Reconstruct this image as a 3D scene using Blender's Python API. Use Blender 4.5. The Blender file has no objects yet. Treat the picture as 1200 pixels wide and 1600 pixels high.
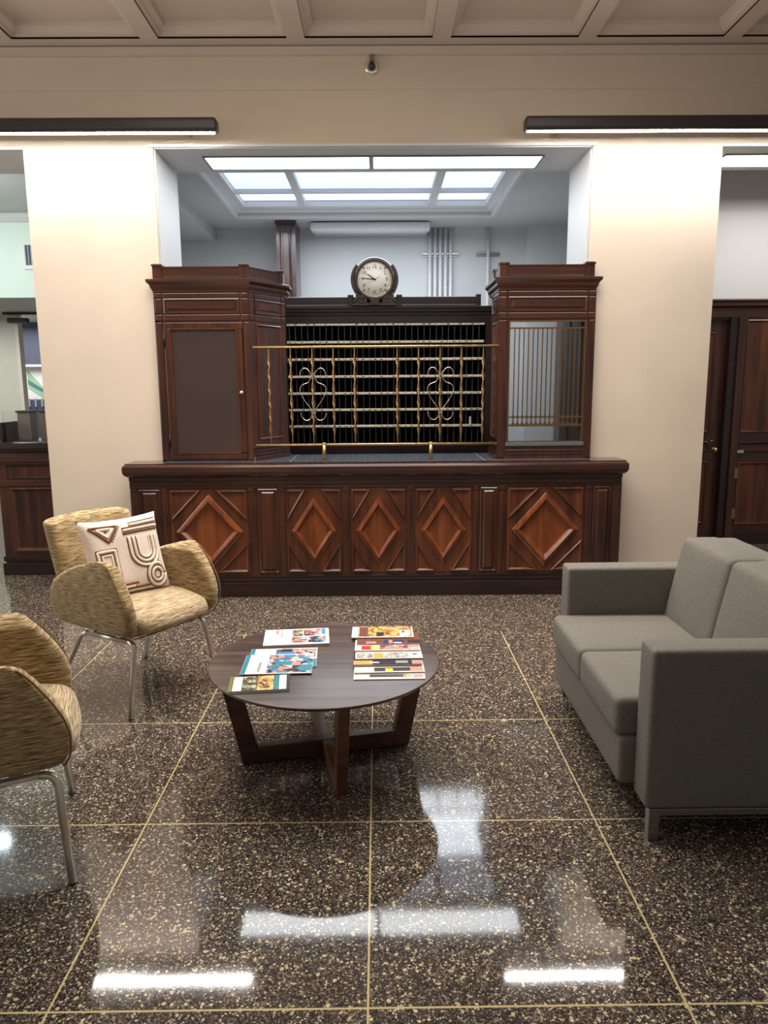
import bpy, bmesh, math, random
from math import sin, cos, pi, radians
from mathutils import Vector, Matrix
random.seed(7)
SC = bpy.context.scene
COL = SC.collection

# ------------------------------------------------------------------ camera
F_PX, PITCH, YAW, ROLL = 1156.936, 0.172143, 0.007529, -0.007084
cam_d = bpy.data.cameras.new('camera'); cam = bpy.data.objects.new('camera', cam_d); COL.objects.link(cam)
fw = Vector((sin(YAW)*cos(PITCH), cos(YAW)*cos(PITCH), -sin(PITCH)))
rt = Vector((cos(YAW), -sin(YAW), 0)); up = rt.cross(fw)
r2 = rt*cos(ROLL)+up*sin(ROLL); u2 = -rt*sin(ROLL)+up*cos(ROLL)
M = Matrix((r2, u2, -fw)).transposed().to_4x4(); M.translation = Vector((0, 0, 1.6))
cam.matrix_world = M
cam_d.sensor_fit = 'HORIZONTAL'; cam_d.sensor_width = 36.0; cam_d.lens = 36.0*F_PX/1200.0
cam_d.clip_start = 0.05; cam_d.clip_end = 60
SC.camera = cam
# ------------------------------------------------------------------ view, world, large lights
SC.view_settings.view_transform = 'Standard'; SC.view_settings.look = 'None'
SC.view_settings.gamma = 1.0; SC.view_settings.use_curve_mapping = False
SC.view_settings.exposure = 0.5
W = bpy.data.worlds.new('world'); SC.world = W; W.use_nodes = True
W.node_tree.nodes['Background'].inputs[0].default_value = (1.0, 0.94, 0.88, 1)
W.node_tree.nodes['Background'].inputs[1].default_value = 0.17

def area(name, loc, sx, sy, power, col, rot=(0, 0, 0)):
    l = bpy.data.lights.new(name, 'AREA'); l.shape = 'RECTANGLE'; l.size = sx; l.size_y = sy
    l.energy = power; l.color = col
    o = bpy.data.objects.new(name, l); o.location = loc; o.rotation_euler = rot; COL.objects.link(o); return o
area('lobby_light', (-0.2, 3.2, 3.80), 3.4, 1.4, 50, (1.0, 0.90, 0.79))
wl = area('lobby_light', (-0.2, 4.35, 3.82), 5.0, 0.4, 72, (1.0, 0.91, 0.82)); wl.data.spread = radians(110)
area('lobby_light', (-0.2, 0.6, 3.80), 3.2, 1.2, 8, (1.0, 0.90, 0.79))
area('ceiling_bounce_fill', (-0.2, 3.6, 3.0), 5.0, 1.2, 26, (1.0, 0.90, 0.80), (pi, 0, 0))  # added upward fill that brightens the lobby ceiling; no real cove lamp
area('left_side_fill', (-6.5, 3.4, 2.2), 2.4, 3.0, 75, (1.0, 0.92, 0.82), (0, radians(-90), 0))  # added broad fill from the left; no actual window behind it
area('office_light', (0.0, 7.6, 3.25), 2.4, 1.2, 42, (0.86, 0.93, 1.0))  # added area light doubling the glow of the laylight above it
area('office_ceiling_fill', (0.0, 7.9, 2.2), 3.2, 0.8, 8, (0.92, 0.95, 1.0), (pi, 0, 0))  # added upward fill to lift the office ceiling; not a real fixture
area('side_room_light', (-4.4, 6.6, 3.2), 2.0, 0.8, 32, (0.93, 1.0, 0.96), (radians(55), 0, 0))  # added light turned towards the mint wall to brighten it
area('side_room_light', (-5.5, 9.4, 2.5), 1.6, 0.8, 18, (0.97, 0.98, 0.94))  # added fill so the passage is not too dark
area('side_room_light', (-5.5, 11.2, 2.5), 1.0, 1.0, 28, (0.95, 0.97, 1.0))
area('side_room_light', (3.8, 6.6, 3.26), 1.6, 0.5, 9, (1.0, 0.97, 0.94))

# ------------------------------------------------------------------ materials
def lin(c):
    return tuple(((x/255)/12.92 if x/255 <= 0.04045 else ((x/255+0.055)/1.055)**2.4) for x in c)+(1,)
MC = {}
def newmat(name):
    m = bpy.data.materials.new(name); m.use_nodes = True
    nt = m.node_tree; return m, nt, nt.nodes, nt.links, nt.nodes['Principled BSDF']
def plain(name, rgb, rough=0.5, metal=0.0, noise=0.0, nscale=20, coat=0.0, bump=0.0, emit=None, es=0.0, spec=0.5):
    if name in MC: return MC[name]
    m, nt, N, L, b = newmat(name)
    b.inputs['Base Color'].default_value = lin(rgb); b.inputs['Roughness'].default_value = rough
    b.inputs['Metallic'].default_value = metal; b.inputs['Coat Weight'].default_value = coat
    b.inputs['Specular IOR Level'].default_value = spec
    if emit: b.inputs['Emission Color'].default_value = emit+(1,); b.inputs['Emission Strength'].default_value = es
    if noise or bump:
        tc = N.new('ShaderNodeTexCoord'); n = N.new('ShaderNodeTexNoise'); n.inputs['Scale'].default_value = nscale
        n.inputs['Detail'].default_value = 5
        L.new(tc.outputs['Object'], n.inputs['Vector'])
        if noise:
            r = N.new('ShaderNodeValToRGB'); c = lin(rgb)
            r.color_ramp.elements[0].position = 0.3; r.color_ramp.elements[1].position = 0.7
            r.color_ramp.elements[0].color = tuple(x*(1-noise) for x in c[:3])+(1,)
            r.color_ramp.elements[1].color = tuple(min(1, x*(1+noise)) for x in c[:3])+(1,)
            L.new(n.outputs['Fac'], r.inputs['Fac']); L.new(r.outputs['Color'], b.inputs['Base Color'])
        if bump:
            bp = N.new('ShaderNodeBump'); bp.inputs['Strength'].default_value = bump; bp.inputs['Distance'].default_value = 0.01
            L.new(n.outputs['Fac'], bp.inputs['Height']); L.new(bp.outputs['Normal'], b.inputs['Normal'])
    MC[name] = m; return m
def wood(name, dark, light, axis='Z', rough=0.28, coat=0.4, scale=1.0, bump=0.05):
    if name in MC: return MC[name]
    m, nt, N, L, b = newmat(name)
    tc = N.new('ShaderNodeTexCoord'); mp = N.new('ShaderNodeMapping')
    s = {'X': (1.2, 22, 22), 'Y': (22, 1.2, 22), 'Z': (22, 22, 1.2)}[axis]
    mp.inputs['Scale'].default_value = tuple(x*scale for x in s)
    n1 = N.new('ShaderNodeTexNoise'); n1.inputs['Scale'].default_value = 1.0; n1.inputs['Detail'].default_value = 6; n1.inputs['Distortion'].default_value = 0.6
    n2 = N.new('ShaderNodeTexNoise'); n2.inputs['Scale'].default_value = 2.2; n2.inputs['Detail'].default_value = 2
    L.new(tc.outputs['Object'], mp.inputs['Vector']); L.new(mp.outputs['Vector'], n1.inputs['Vector'])
    L.new(tc.outputs['Object'], n2.inputs['Vector'])
    a = N.new('ShaderNodeMath'); a.operation = 'MULTIPLY_ADD'; a.inputs[1].default_value = 0.65
    m2 = N.new('ShaderNodeMath'); m2.operation = 'MULTIPLY'; m2.inputs[1].default_value = 0.35
    L.new(n2.outputs['Fac'], m2.inputs[0]); L.new(n1.outputs['Fac'], a.inputs[0]); L.new(m2.outputs[0], a.inputs[2])
    r = N.new('ShaderNodeValToRGB'); r.color_ramp.elements[0].position = 0.36; r.color_ramp.elements[1].position = 0.66
    r.color_ramp.elements[0].color = lin(dark); r.color_ramp.elements[1].color = lin(light)
    L.new(a.outputs[0], r.inputs['Fac']); L.new(r.outputs['Color'], b.inputs['Base Color'])
    b.inputs['Roughness'].default_value = rough; b.inputs['Coat Weight'].default_value = coat; b.inputs['Coat Roughness'].default_value = 0.18
    bp = N.new('ShaderNodeBump'); bp.inputs['Strength'].default_value = bump; bp.inputs['Distance'].default_value = 0.004
    L.new(n1.outputs['Fac'], bp.inputs['Height']); L.new(bp.outputs['Normal'], b.inputs['Normal'])
    MC[name] = m; return m
def emis(name, col, s):
    m, nt, N, L, b = newmat(name)
    b.inputs['Base Color'].default_value = (0.8, 0.8, 0.8, 1)
    b.inputs['Emission Color'].default_value = col+(1,); b.inputs['Emission Strength'].default_value = s
    return m
def fabric(name, dark, mid, light, sc):
    m, nt, N, L, b = newmat(name)
    tc = N.new('ShaderNodeTexCoord'); mp = N.new('ShaderNodeMapping'); mp.inputs['Scale'].default_value = sc
    n = N.new('ShaderNodeTexNoise'); n.inputs['Scale'].default_value = 1; n.inputs['Detail'].default_value = 4; n.inputs['Roughness'].default_value = 0.65
    L.new(tc.outputs['Object'], mp.inputs['Vector']); L.new(mp.outputs['Vector'], n.inputs['Vector'])
    r = N.new('ShaderNodeValToRGB'); e = r.color_ramp.elements
    e[0].position = 0.38; e[0].color = lin(dark); e[1].position = 0.62; e[1].color = lin(light)
    k = e.new(0.5); k.color = lin(mid)
    L.new(n.outputs['Fac'], r.inputs['Fac']); L.new(r.outputs['Color'], b.inputs['Base Color'])
    b.inputs['Roughness'].default_value = 0.9; b.inputs['Sheen Weight'].default_value = 0.2
    bp = N.new('ShaderNodeBump'); bp.inputs['Strength'].default_value = 0.5; bp.inputs['Distance'].default_value = 0.003
    L.new(n.outputs['Fac'], bp.inputs['Height']); L.new(bp.outputs['Normal'], b.inputs['Normal'])
    return m

MAH_V = wood('mahogany_vertical', (38, 19, 13), (82, 43, 27), 'Z')
MAH_H = wood('mahogany_horizontal', (38, 19, 13), (78, 41, 26), 'X')
MAH_F = wood('mahogany_field', (54, 25, 13), (104, 54, 27), 'Z', scale=0.8)
MAH_G = wood('mahogany_diamond', (86, 40, 16), (138, 74, 33), 'Z', scale=0.8, coat=0.5)
MAH_D = wood('mahogany_dark', (24, 13, 12), (44, 24, 20), 'X')
MAH_N = wood('mahogany_nosing', (44, 22, 18), (70, 36, 28), 'X', rough=0.22, coat=0.5)
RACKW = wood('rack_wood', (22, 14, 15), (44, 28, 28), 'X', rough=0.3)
TABLEW = wood('table_top_wood', (52, 41, 38), (96, 80, 73), 'X', rough=0.33, coat=0.1, scale=1.3)
WALNUT = wood('walnut_legs', (56, 32, 20), (104, 64, 40), 'X', rough=0.45, coat=0.05)
BRASS = plain('brass', (172, 142, 102), 0.42, 1.0)
BRASS_D = plain('dull_brass', (150, 118, 78), 0.4, 1.0)
BRASS_L = plain('pale_brass', (226, 216, 188), 0.35, 0.5)
CHROME = plain('chrome', (214, 208, 200), 0.28, 0.75)
STEEL = plain('brushed_steel', (150, 145, 136), 0.35, 1.0, noise=0.1, nscale=60)
BLACK = plain('black_rubber', (18, 17, 17), 0.5)
WHITEP = plain('white_paint', (205, 207, 208), 0.55, noise=0.02, nscale=3)
CREAM = plain('cream_plaster', (212, 198, 181), 0.55, noise=0.05, nscale=2.2, bump=0.5)
WALL_DIM = plain('wall_paint_dim', (200, 186, 167), 0.6, noise=0.03, nscale=1.3)  # same paint as the pillars, coloured darker for the weaker light on the beam
CEILP = plain('ceiling_paint', (192, 179, 166), 0.6, noise=0.02, nscale=2)
MINT = plain('mint_paint', (196, 210, 200), 0.6, noise=0.02, nscale=2)
OFFW = plain('off_white_paint', (205, 204, 192), 0.6, noise=0.03, nscale=2)
OFFICE = plain('office_paint', (190, 192, 192), 0.6, noise=0.03, nscale=2)
SLATE = plain('slate_counter', (74, 84, 94), 0.25, noise=0.12, nscale=9, coat=0.2)
SOFAF = plain('grey_sofa_fabric', (110, 107, 101), 0.92, noise=0.10, nscale=90, bump=0.25, spec=0.2)
DARKGLASS = plain('smoked_glass', (62, 49, 46), 0.12, coat=0.3)
FIXT = plain('dark_fixture_metal', (52, 47, 48), 0.4)
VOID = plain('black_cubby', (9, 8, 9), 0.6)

def terrazzo():
    m, nt, N, L, b = newmat('terrazzo')
    tc = N.new('ShaderNodeTexCoord')
    def noise(s, d=3):
        n = N.new('ShaderNodeTexNoise'); n.inputs['Scale'].default_value = s; n.inputs['Detail'].default_value = d
        L.new(tc.outputs['Object'], n.inputs['Vector']); return n
    dn = noise(70, 2); sc = N.new('ShaderNodeVectorMath'); sc.operation = 'SCALE'; sc.inputs[3].default_value = 0.011
    L.new(dn.outputs['Color'], sc.inputs[0])
    ad = N.new('ShaderNodeVectorMath'); ad.operation = 'ADD'; L.new(tc.outputs['Object'], ad.inputs[0]); L.new(sc.outputs[0], ad.inputs[1])
    def vor(s):
        v = N.new('ShaderNodeTexVoronoi'); v.inputs['Scale'].default_value = s
        L.new(ad.outputs[0], v.inputs['Vector']); return v
    def mth(op, a, bb=None, c=None):
        x = N.new('ShaderNodeMath'); x.operation = op
        for i, q in enumerate((a, bb, c)):
            if q is None: continue
            if isinstance(q, (int, float)): x.inputs[i].default_value = q
            else: L.new(q, x.inputs[i])
        return x.outputs[0]
    def sep(c):
        s = N.new('ShaderNodeSeparateColor'); L.new(c, s.inputs[0]); return s
    def mix(f, a, bb):
        x = N.new('ShaderNodeMix'); x.data_type = 'RGBA'
        L.new(f, x.inputs[0])
        for i, q in ((6, a), (7, bb)):
            if isinstance(q, tuple): x.inputs[i].default_value = q
            else: L.new(q, x.inputs[i])
        return x.outputs[2]
    # fine matrix
    v1 = vor(230); r1 = N.new('ShaderNodeValToRGB'); s1 = sep(v1.outputs['Color'])
    e = r1.color_ramp.elements; r1.color_ramp.interpolation = 'CONSTANT'
    e[0].position = 0; e[0].color = lin((40, 37, 36)); e[1].position = 0.40; e[1].color = lin((68, 62, 59))
    k = e.new(0.68); k.color = lin((88, 78, 72)); k = e.new(0.86); k.color = lin((122, 108, 96)); k = e.new(0.95); k.color = lin((150, 134, 112))
    L.new(s1.outputs[0], r1.inputs['Fac'])
    # tan chips, two sizes
    def chips(scale, thr, rad):
        v = vor(scale); s = sep(v.outputs['Color'])
        pick = mth('GREATER_THAN', s.outputs[0], thr)
        rr = mth('MULTIPLY_ADD', s.outputs[1], rad, rad*0.6)
        ins = mth('LESS_THAN', v.outputs['Distance'], rr)
        return mth('MULTIPLY', pick, ins), s
    c1, s_1 = chips(88, 0.87, 0.36); c2, s_2 = chips(150, 0.78, 0.38)
    rc = N.new('ShaderNodeValToRGB'); e = rc.color_ramp.elements
    e[0].position = 0; e[0].color = lin((150, 126, 88)); e[1].position = 1; e[1].color = lin((212, 202, 172)); k = e.new(0.5); k.color = lin((188, 172, 134))
    L.new(s_1.outputs[2], rc.inputs['Fac'])
    rc2 = N.new('ShaderNodeValToRGB'); e = rc2.color_ramp.elements
    e[0].position = 0; e[0].color = lin((118, 104, 86)); e[1].position = 1; e[1].color = lin((200, 190, 166))
    L.new(s_2.outputs[2], rc2.inputs['Fac'])
    col = mix(c2, r1.outputs['Color'], rc2.outputs['Color']); col = mix(c1, col, rc.outputs['Color'])
    # brass divider strips
    sx = N.new('ShaderNodeSeparateXYZ'); L.new(tc.outputs['Object'], sx.inputs[0])
    S = 0.83063
    def line(o, x0):
        t = mth('DIVIDE', mth('SUBTRACT', o, x0), S); t = mth('SUBTRACT', mth('FRACT', mth('ADD', t, 100.5)), 0.5)
        return mth('LESS_THAN', mth('ABSOLUTE', t), 0.0031/S)
    ln = mth('MAXIMUM', mth('MULTIPLY', line(sx.outputs[0], -0.038), mth('LESS_THAN', sx.outputs[1], 4.62)), mth('MULTIPLY', line(sx.outputs[1], 1.6756), mth('LESS_THAN', sx.outputs[1], 3.8)))
    col = mix(ln, col, lin((188, 172, 128)))
    L.new(col, b.inputs['Base Color'])
    b.inputs['Specular IOR Level'].default_value = 0.75
    n3 = noise(1.1, 3); rg = N.new('ShaderNodeMapRange'); rg.inputs[1].default_value = 0.3; rg.inputs[2].default_value = 0.7
    rg.inputs[3].default_value = 0.035; rg.inputs[4].default_value = 0.09
    L.new(n3.outputs['Fac'], rg.inputs[0]); L.new(rg.outputs[0], b.inputs['Roughness'])
    n4 = noise(2.6, 2); bp = N.new('ShaderNodeBump'); bp.inputs['Strength'].default_value = 0.025; bp.inputs['Distance'].default_value = 0.01
    L.new(n4.outputs['Fac'], bp.inputs['Height']); L.new(bp.outputs['Normal'], b.inputs['Normal'])
    return m
TERR = terrazzo()

# ------------------------------------------------------------------ mesh helpers
def offset_poly(P, d):
    """inset (d>0) of a convex CCW polygon with mitred corners"""
    n = len(P); out = []
    for i in range(n):
        a, b, c = Vector(P[i-1]), Vector(P[i]), Vector(P[(i+1) % n])
        e1 = (b-a).normalized(); e2 = (c-b).normalized()
        n1 = Vector((-e1.y, e1.x)); n2 = Vector((-e2.y, e2.x))
        k = n1+n2; k = k/max(1e-6, k.dot(n1)) if k.length > 1e-6 else n1
        out.append(tuple(b+k*d))
    return out
class MB:
    def __init__(s): s.b = bmesh.new()
    def box(s, x0, x1, y0, y1, z0, z1, mi=0, T=None):
        vs = [Vector((x, y, z)) for x in (x0, x1) for y in (y0, y1) for z in (z0, z1)]
        if T: vs = [T(*v) for v in vs]
        v = [s.b.verts.new(p) for p in vs]
        for f in ((0, 1, 3, 2), (4, 6, 7, 5), (0, 4, 5, 1), (2, 3, 7, 6), (0, 2, 6, 4), (1, 5, 7, 3)):
            s.b.faces.new([v[i] for i in f]).material_index = mi
        return s
    def loft(s, P, prof, T, mi=0, cap0=False, cap1=True, sm=False):
        rings = [[s.b.verts.new(T(p[0], p[1], h)) for p in offset_poly(P, d)] for d, h in prof]
        n = len(P)
        for a, b in zip(rings, rings[1:]):
            for i in range(n):
                f = s.b.faces.new((a[i], a[(i+1) % n], b[(i+1) % n], b[i])); f.material_index = mi; f.smooth = sm
        if cap0: s.b.faces.new(rings[0][::-1]).material_index = mi
        if cap1: s.b.faces.new(rings[-1]).material_index = mi
        return s
    def grid(s, pts, close_u=False, close_v=False, mi=0, sm=True):
        V = [[s.b.verts.new(p) for p in row] for row in pts]
        nu, nv = len(V), len(V[0])
        for i in range(nu if close_u else nu-1):
            for j in range(nv if close_v else nv-1):
                q = (V[i][j], V[(i+1) % nu][j], V[(i+1) % nu][(j+1) % nv], V[i][(j+1) % nv])
                f = s.b.faces.new(q); f.smooth = sm; f.material_index = mi
        return V
    def tube(s, path, r, seg=12, caps=True, mi=0):
        path = [Vector(p) for p in path]; n = len(path); rows = []; prev = None
        for i, p in enumerate(path):
            t = (path[min(i+1, n-1)]-path[max(i-1, 0)]).normalized()
            if prev is None:
                a = Vector((0, 0, 1)) if abs(t.z) < 0.9 else Vector((1, 0, 0)); u = t.cross(a).normalized()
            else: u = (prev-t*prev.dot(t)).normalized()
            prev = u; w = t.cross(u); rr = r[i] if isinstance(r, (list, tuple)) else r
            rows.append([p+(u*cos(2*pi*k/seg)+w*sin(2*pi*k/seg))*rr for k in range(seg)])
        V = s.grid(rows, close_v=True, mi=mi)
        if caps:
            s.b.faces.new(V[0][::-1]).material_index = mi; s.b.faces.new(V[-1]).material_index = mi
        return s
    def lathe(s, prof, C, axis='z', seg=32, mi=0, sm=True):
        C = Vector(C); rows = []
        for r, h in prof:
            r = max(r, 1e-5); row = []
            for k in range(seg):
                a = 2*pi*k/seg
                if axis == 'z': row.append(C+Vector((r*cos(a), r*sin(a), h)))
                elif axis == 'y': row.append(C+Vector((r*cos(a), -h, r*sin(a))))
                else: row.append(C+Vector((h, r*cos(a), r*sin(a))))
            rows.append(row)
        s.grid(rows, close_v=True, mi=mi, sm=sm); return s
    def rbox(s, c, h, r, n=10, crown=(0, 0, 0), T=None, mi=0):
        """rounded box: centre, half sizes, radius; crown bulges each face"""
        c = Vector(c); hs = Vector(h)
        def lv(H):
            a = []
            for k in range(5): a.append(-H+r*(1-cos(k*pi/8)))
            m = max(2, n)
            a += [-(H-r)+2*(H-r)*k/m for k in range(1, m)]
            for k in range(5): a.append(H-r*(1-cos((4-k)*pi/8)))
            return a
        Ls = [lv(hs[i]) for i in range(3)]
        def mp(p):
            q = Vector([max(-(hs[i]-r), min(hs[i]-r, p[i])) for i in range(3)])
            d = p-q
            if d.length > 1e-9: p = q+d.normalized()*r
            o = Vector(p); t = [p[i]/hs[i] for i in range(3)]
            for i in range(3):
                j, k = (i+1) % 3, (i+2) % 3
                o[i] += crown[i]*t[i]*max(0, 1-t[j]**2)*max(0, 1-t[k]**2)
            o = c+o
            return T(*o) if T else o
        for ax in range(3):
            j, k = (ax+1) % 3, (ax+2) % 3
            for sg in (-1, 1):
                rows = []
                for a in Ls[j]:
                    row = []
                    for b in Ls[k]:
                        p = Vector((0, 0, 0)); p[ax] = sg*hs[ax]; p[j] = a; p[k] = b; row.append(mp(p))
                    rows.append(row)
                s.grid(rows, mi=mi)
        bmesh.ops.remove_doubles(s.b, verts=s.b.verts, dist=1e-5)
        return s
    def build(s, name, mats, parent=None, org=None, bevel=0, kind=None, label=None, flat=False):
        bmesh.ops.remove_doubles(s.b, verts=s.b.verts, dist=1e-6)
        bmesh.ops.recalc_face_normals(s.b, faces=s.b.faces)
        pass
        if org: bmesh.ops.translate(s.b, verts=s.b.verts, vec=-Vector(org))
        me = bpy.data.meshes.new(name); s.b.to_mesh(me); s.b.free()
        if not isinstance(mats, (list, tuple)): mats = [mats]
        for m in mats: me.materials.append(m)
        o = bpy.data.objects.new(name, me); COL.objects.link(o)
        if parent is not None: o.parent = parent
        elif org: o.location = org
        if org: ORG[o.name] = tuple(org)
        if bevel:
            md = o.modifiers.new('bevel', 'BEVEL'); md.width = bevel; md.segments = 2; md.limit_method = 'ANGLE'; md.angle_limit = radians(40)
            md.harden_normals = False
        if kind: o['kind'] = kind
        if label: o['label'] = label
        return o
ORG = {}
def getorg(o): return ORG.get(o.name)
def thing(name, label, cat, loc, rz=0, group=None, local=False):
    o = bpy.data.objects.new(name, None); COL.objects.link(o); o.location = loc; o.rotation_euler = (0, 0, rz)
    o.empty_display_size = 0.1
    if label: o['label'] = label; o['category'] = cat
    if group: o['group'] = group
    ORG[o.name] = None if local else tuple(loc); return o
def part(mb, name, mat, parent, **k):
    return mb.build(name, mat, parent, org=ORG.get(parent.name), **k)
def tag(o, label, cat, group=None):
    o['label'] = label; o['category'] = cat
    if group: o['group'] = group
    return o
def copy_tree(o, parent=None):
    c = o.copy(); COL.objects.link(c)
    if parent: c.parent = parent
    for ch in list(o.children): copy_tree(ch, c)
    return c
ident = lambda x, y, h: Vector((x, y, h))
def onfront(Y): return lambda x, z, h: Vector((x, Y-h, z))
def rect(x0, x1, z0, z1): return [(x0, z0), (x1, z0), (x1, z1), (x0, z1)]
# profiles: (inset, height) measured from the outer edge inward
RAISE = [(0, 0), (0, .004), (.006, .012), (.012, .010), (.017, .003), (.030, .002), (.036, .006), (.050, .010)]
SUNK = [(0, 0), (0, .006), (.006, .011), (.012, .007), (.018, -.004)]
def struct(mb, name, mat, parent=None, **k):
    o = mb.build(name, mat, parent, **k)
    if parent is None: o['kind'] = 'structure'
    return o

# ------------------------------------------------------------------ room shell
YP, YS = 5.68, 6.30
struct(MB().box(-8, 8, -4, 14, -0.1, 0), 'floor', TERR)
for nm, x0, x1 in (('wall_pillar_left', -2.52, -1.595), ('wall_pillar_right', 1.565, 2.50)):
    struct(MB().box(x0, x1, YP, YS, 0, 3.285), nm, [CREAM])
# painted white reveals of the middle opening
struct(MB().box(-1.595, -1.585, YP+.03, YS+.001, 0, 3.285), 'trim_1', WHITEP)
struct(MB().box(1.555, 1.565, YP+.03, YS+.001, 0, 3.285), 'trim_2', WHITEP)
struct(MB().box(-8, 8, YP, YS, 3.285, 3.95).box(-8, 8, YP-.006, YP, 3.648, 3.95), 'wall_front', WALL_DIM)
# soffit lining with a thin bead round the head of the middle opening
struct(MB().box(-1.585, 1.555, YP+.004, YS, 3.265, 3.285).box(-1.62, 1.59, YP-.012, YP+.0, 3.272, 3.292), 'trim_3', WHITEP)
struct(MB().box(2.5, 8, YP+.004, YS, 3.265, 3.285), 'trim_4', WHITEP)
struct(MB().box(-8, -2.52, YP+.004, YS, 3.265, 3.285), 'trim_5', WHITEP)

# lobby ceiling: ribs, stepped coffer mouldings, recessed fields, cornice strip
def lobby_ceiling():
    mb = MB(); z = 3.93
    ribx = [-0.54+1.0*k for k in range(-5, 7)]; ys = [5.55-1.0*k for k in range(0, 9)]
    T = lambda x, y, h: Vector((x, y, z+h))
    prof = [(0, 0), (0.0, .012), (.022, .020), (.022, .034), (.040, .045), (.06, .055), (.06, .085)]
    x_lo, x_hi = ribx[0], ribx[-1]
    for i in range(len(ribx)-1):
        for j in range(len(ys)-1):
            mb.loft(rect(ribx[i]+.062, ribx[i+1]-.062, ys[j+1]+.12, ys[j]), prof, T)
    for x in ribx: mb.box(x-.062, x+.062, ys[-1], ys[0], z, z+.02)
    for j in range(1, len(ys)): mb.box(x_lo, x_hi, ys[j], ys[j]+.12, z, z+.02)
    mb.box(-8, 8, ys[0], YP, z, z+.02)
    mb.box(x_lo-3, x_lo, -3, ys[0], z, z+.02); mb.box(x_hi, x_hi+2, -3, ys[0], z, z+.02)
    return mb
struct(lobby_ceiling(), 'ceiling', CEILP)
struct(MB().loft([(0, 0), (16, 0), (16, .06), (0, .06)], [(0, 0), (0, .02), (.004, .03)], lambda x, y, h: Vector((x-8, YP-h, 3.865+y))), 'trim_6', CEILP)

# ---- office behind the counter
YB = 8.93
struct(MB().box(-2.6, 2.6, YB, YB+.1, 0, 3.6), 'wall_back', OFFICE)
struct(MB().box(-2.7, -2.6, YS, YB+.1, 0, 3.6), 'wall_office_left', OFFICE)
struct(MB().box(2.5, 2.6, YS, YB+.1, 0, 3.6), 'wall_office_right', OFFICE)
struct(MB().box(-2.6, -1.83, YS, YB, 3.22, 3.36), 'trim_7', OFFICE)           # dropped bulkhead along the left wall
struct(MB().box(1.72, 2.5, 8.75, YB, 0, 3.36), 'trim_8', OFFICE)               # boxed-out corner
# ceiling with the laylight hole
def office_ceiling():
    mb = MB(); z = 3.35; X0, X1, Y0, Y1 = -1.46, 1.22, 6.45, 8.24
    mb.box(-2.6, X0, YS, YB, z, z+.05); mb.box(X1, 2.6, YS, YB, z, z+.05)
    mb.box(X0, X1, YS, Y0, z, z+.05); mb.box(X0, X1, Y1, YB, z, z+.05)
    return mb
struct(office_ceiling(), 'ceiling_office', OFFICE)
lay = thing('skylight', 'large bluish white framed laylight of six glass panes in the office ceiling', 'skylight', (-.12, 7.35, 3.35))
def frame_ring():
    mb = MB(); P = [(-1.50, 6.42), (1.26, 6.42), (1.26, 8.29), (-1.50, 8.29)]
    mb.loft(P, [(0, 0), (0, -.015), (.012, -.022), (.022, -.012), (.03, -.024), (.045, -.018), (.05, .03), (.09, .05), (.095, .12)], lambda x, y, h: Vector((x, y, 3.35+h)), cap1=False)
    return mb
part(frame_ring(), 'frame', WHITEP, lay)
zg = 3.405; GX = [(-1.36, -.79), (-.72, .535), (.612, 1.13)]; GY = [(6.50, 7.53), (7.57, 8.08)]
mb = MB()
mb.box(-1.42, 1.18, 8.08, 8.21, zg, zg+.05); mb.box(-1.42, 1.18, 6.45, 6.50, zg, zg+.05); mb.box(-1.42, 1.18, 7.53, 7.57, zg, zg+.04)
for a, b in ((-1.42, -1.36), (-.79, -.72), (.535, .612), (1.13, 1.19)): mb.box(a, b, 6.5, 8.08, zg-.002, zg+.045)
part(mb, 'glazing_bars', WHITEP, lay)
LAYG = emis('laylight_glass', (0.58, 0.73, 1.0), 0.72)
LAYS = emis('laylight_slat', (0.72, 0.84, 1.0), 0.80)
for x0, x1 in GX:
    for y0, y1 in GY:
        g = part(MB().box(x0-.005, x1+.005, y0-.005, y1+.005, zg+.06, zg+.07), 'glass_pane', LAYG, lay)
        m = MB(); k = y0+.12
        for k in ([y0+.35, y0+.62, y0+.78] if y1-y0 > .8 else [y0+.18, y0+.34]): m.box(x0, x1, k, k+.03, zg+.052, zg+.06)
        m.build('diffuser_slats', LAYS, g, org=ORG[lay.name])

# ---- room behind the right pillar: white wall over mahogany panelling and a door
YR = 7.20
struct(MB().box(2.6, 8, YR, YR+.1, 2.36, 3.6), 'wall_right_room', plain('right_room_paint', (205, 203, 200), .6))
struct(MB().box(2.6, 8, YS, YR, 3.55, 3.6), 'ceiling_right_room', WHITEP)
pan = MB()
pan.box(2.6, 8, YR-.01, YR+.05, 2.19, 2.30)
pan.box(3.43, 8, YR, YR+.05, 0, 2.19)
pan.loft([(2.6, 2.28), (8, 2.28), (8, 2.36), (2.6, 2.36)], [(0, 0.0), (0, .02), (.015, .05), (.035, .03), (.04, .03)], onfront(YR-.01))
panel = struct(pan, 'wall_panelling', MAH_H)
pst = MB().box(3.43, 3.50, YR-.03, YR, 0.0, 2.19); struct(pst, 'door_post', MAH_V, panel)
for nm, z0, z1, mt in (('upper_panel', 1.10, 2.17, MAH_F), ('middle_panel', .915, 1.015, MAH_H), ('lower_panel', .19, .815, MAH_F)):
    struct(MB().loft(rect(3.515, 5.2, z0, z1), [(0, 0), (0, .012), (.01, .018), (.02, .004), (.03, .002)], onfront(YR)), nm, mt, panel)
struct(MB().box(3.50, 8, YR-.03, YR, 0.0, .09), 'skirting', MAH_D, panel)
for z in (.66, .26): struct(MB().box(3.478, 3.512, YR-.04, YR-.028, z, z+.10), 'hinge', STEEL, panel, label='dull steel hinge')
struct(MB().box(3.49, 3.55, YR-.05, YR-.01, .91, .935), 'latch', CHROME, panel, label='small bright metal latch')
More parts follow.
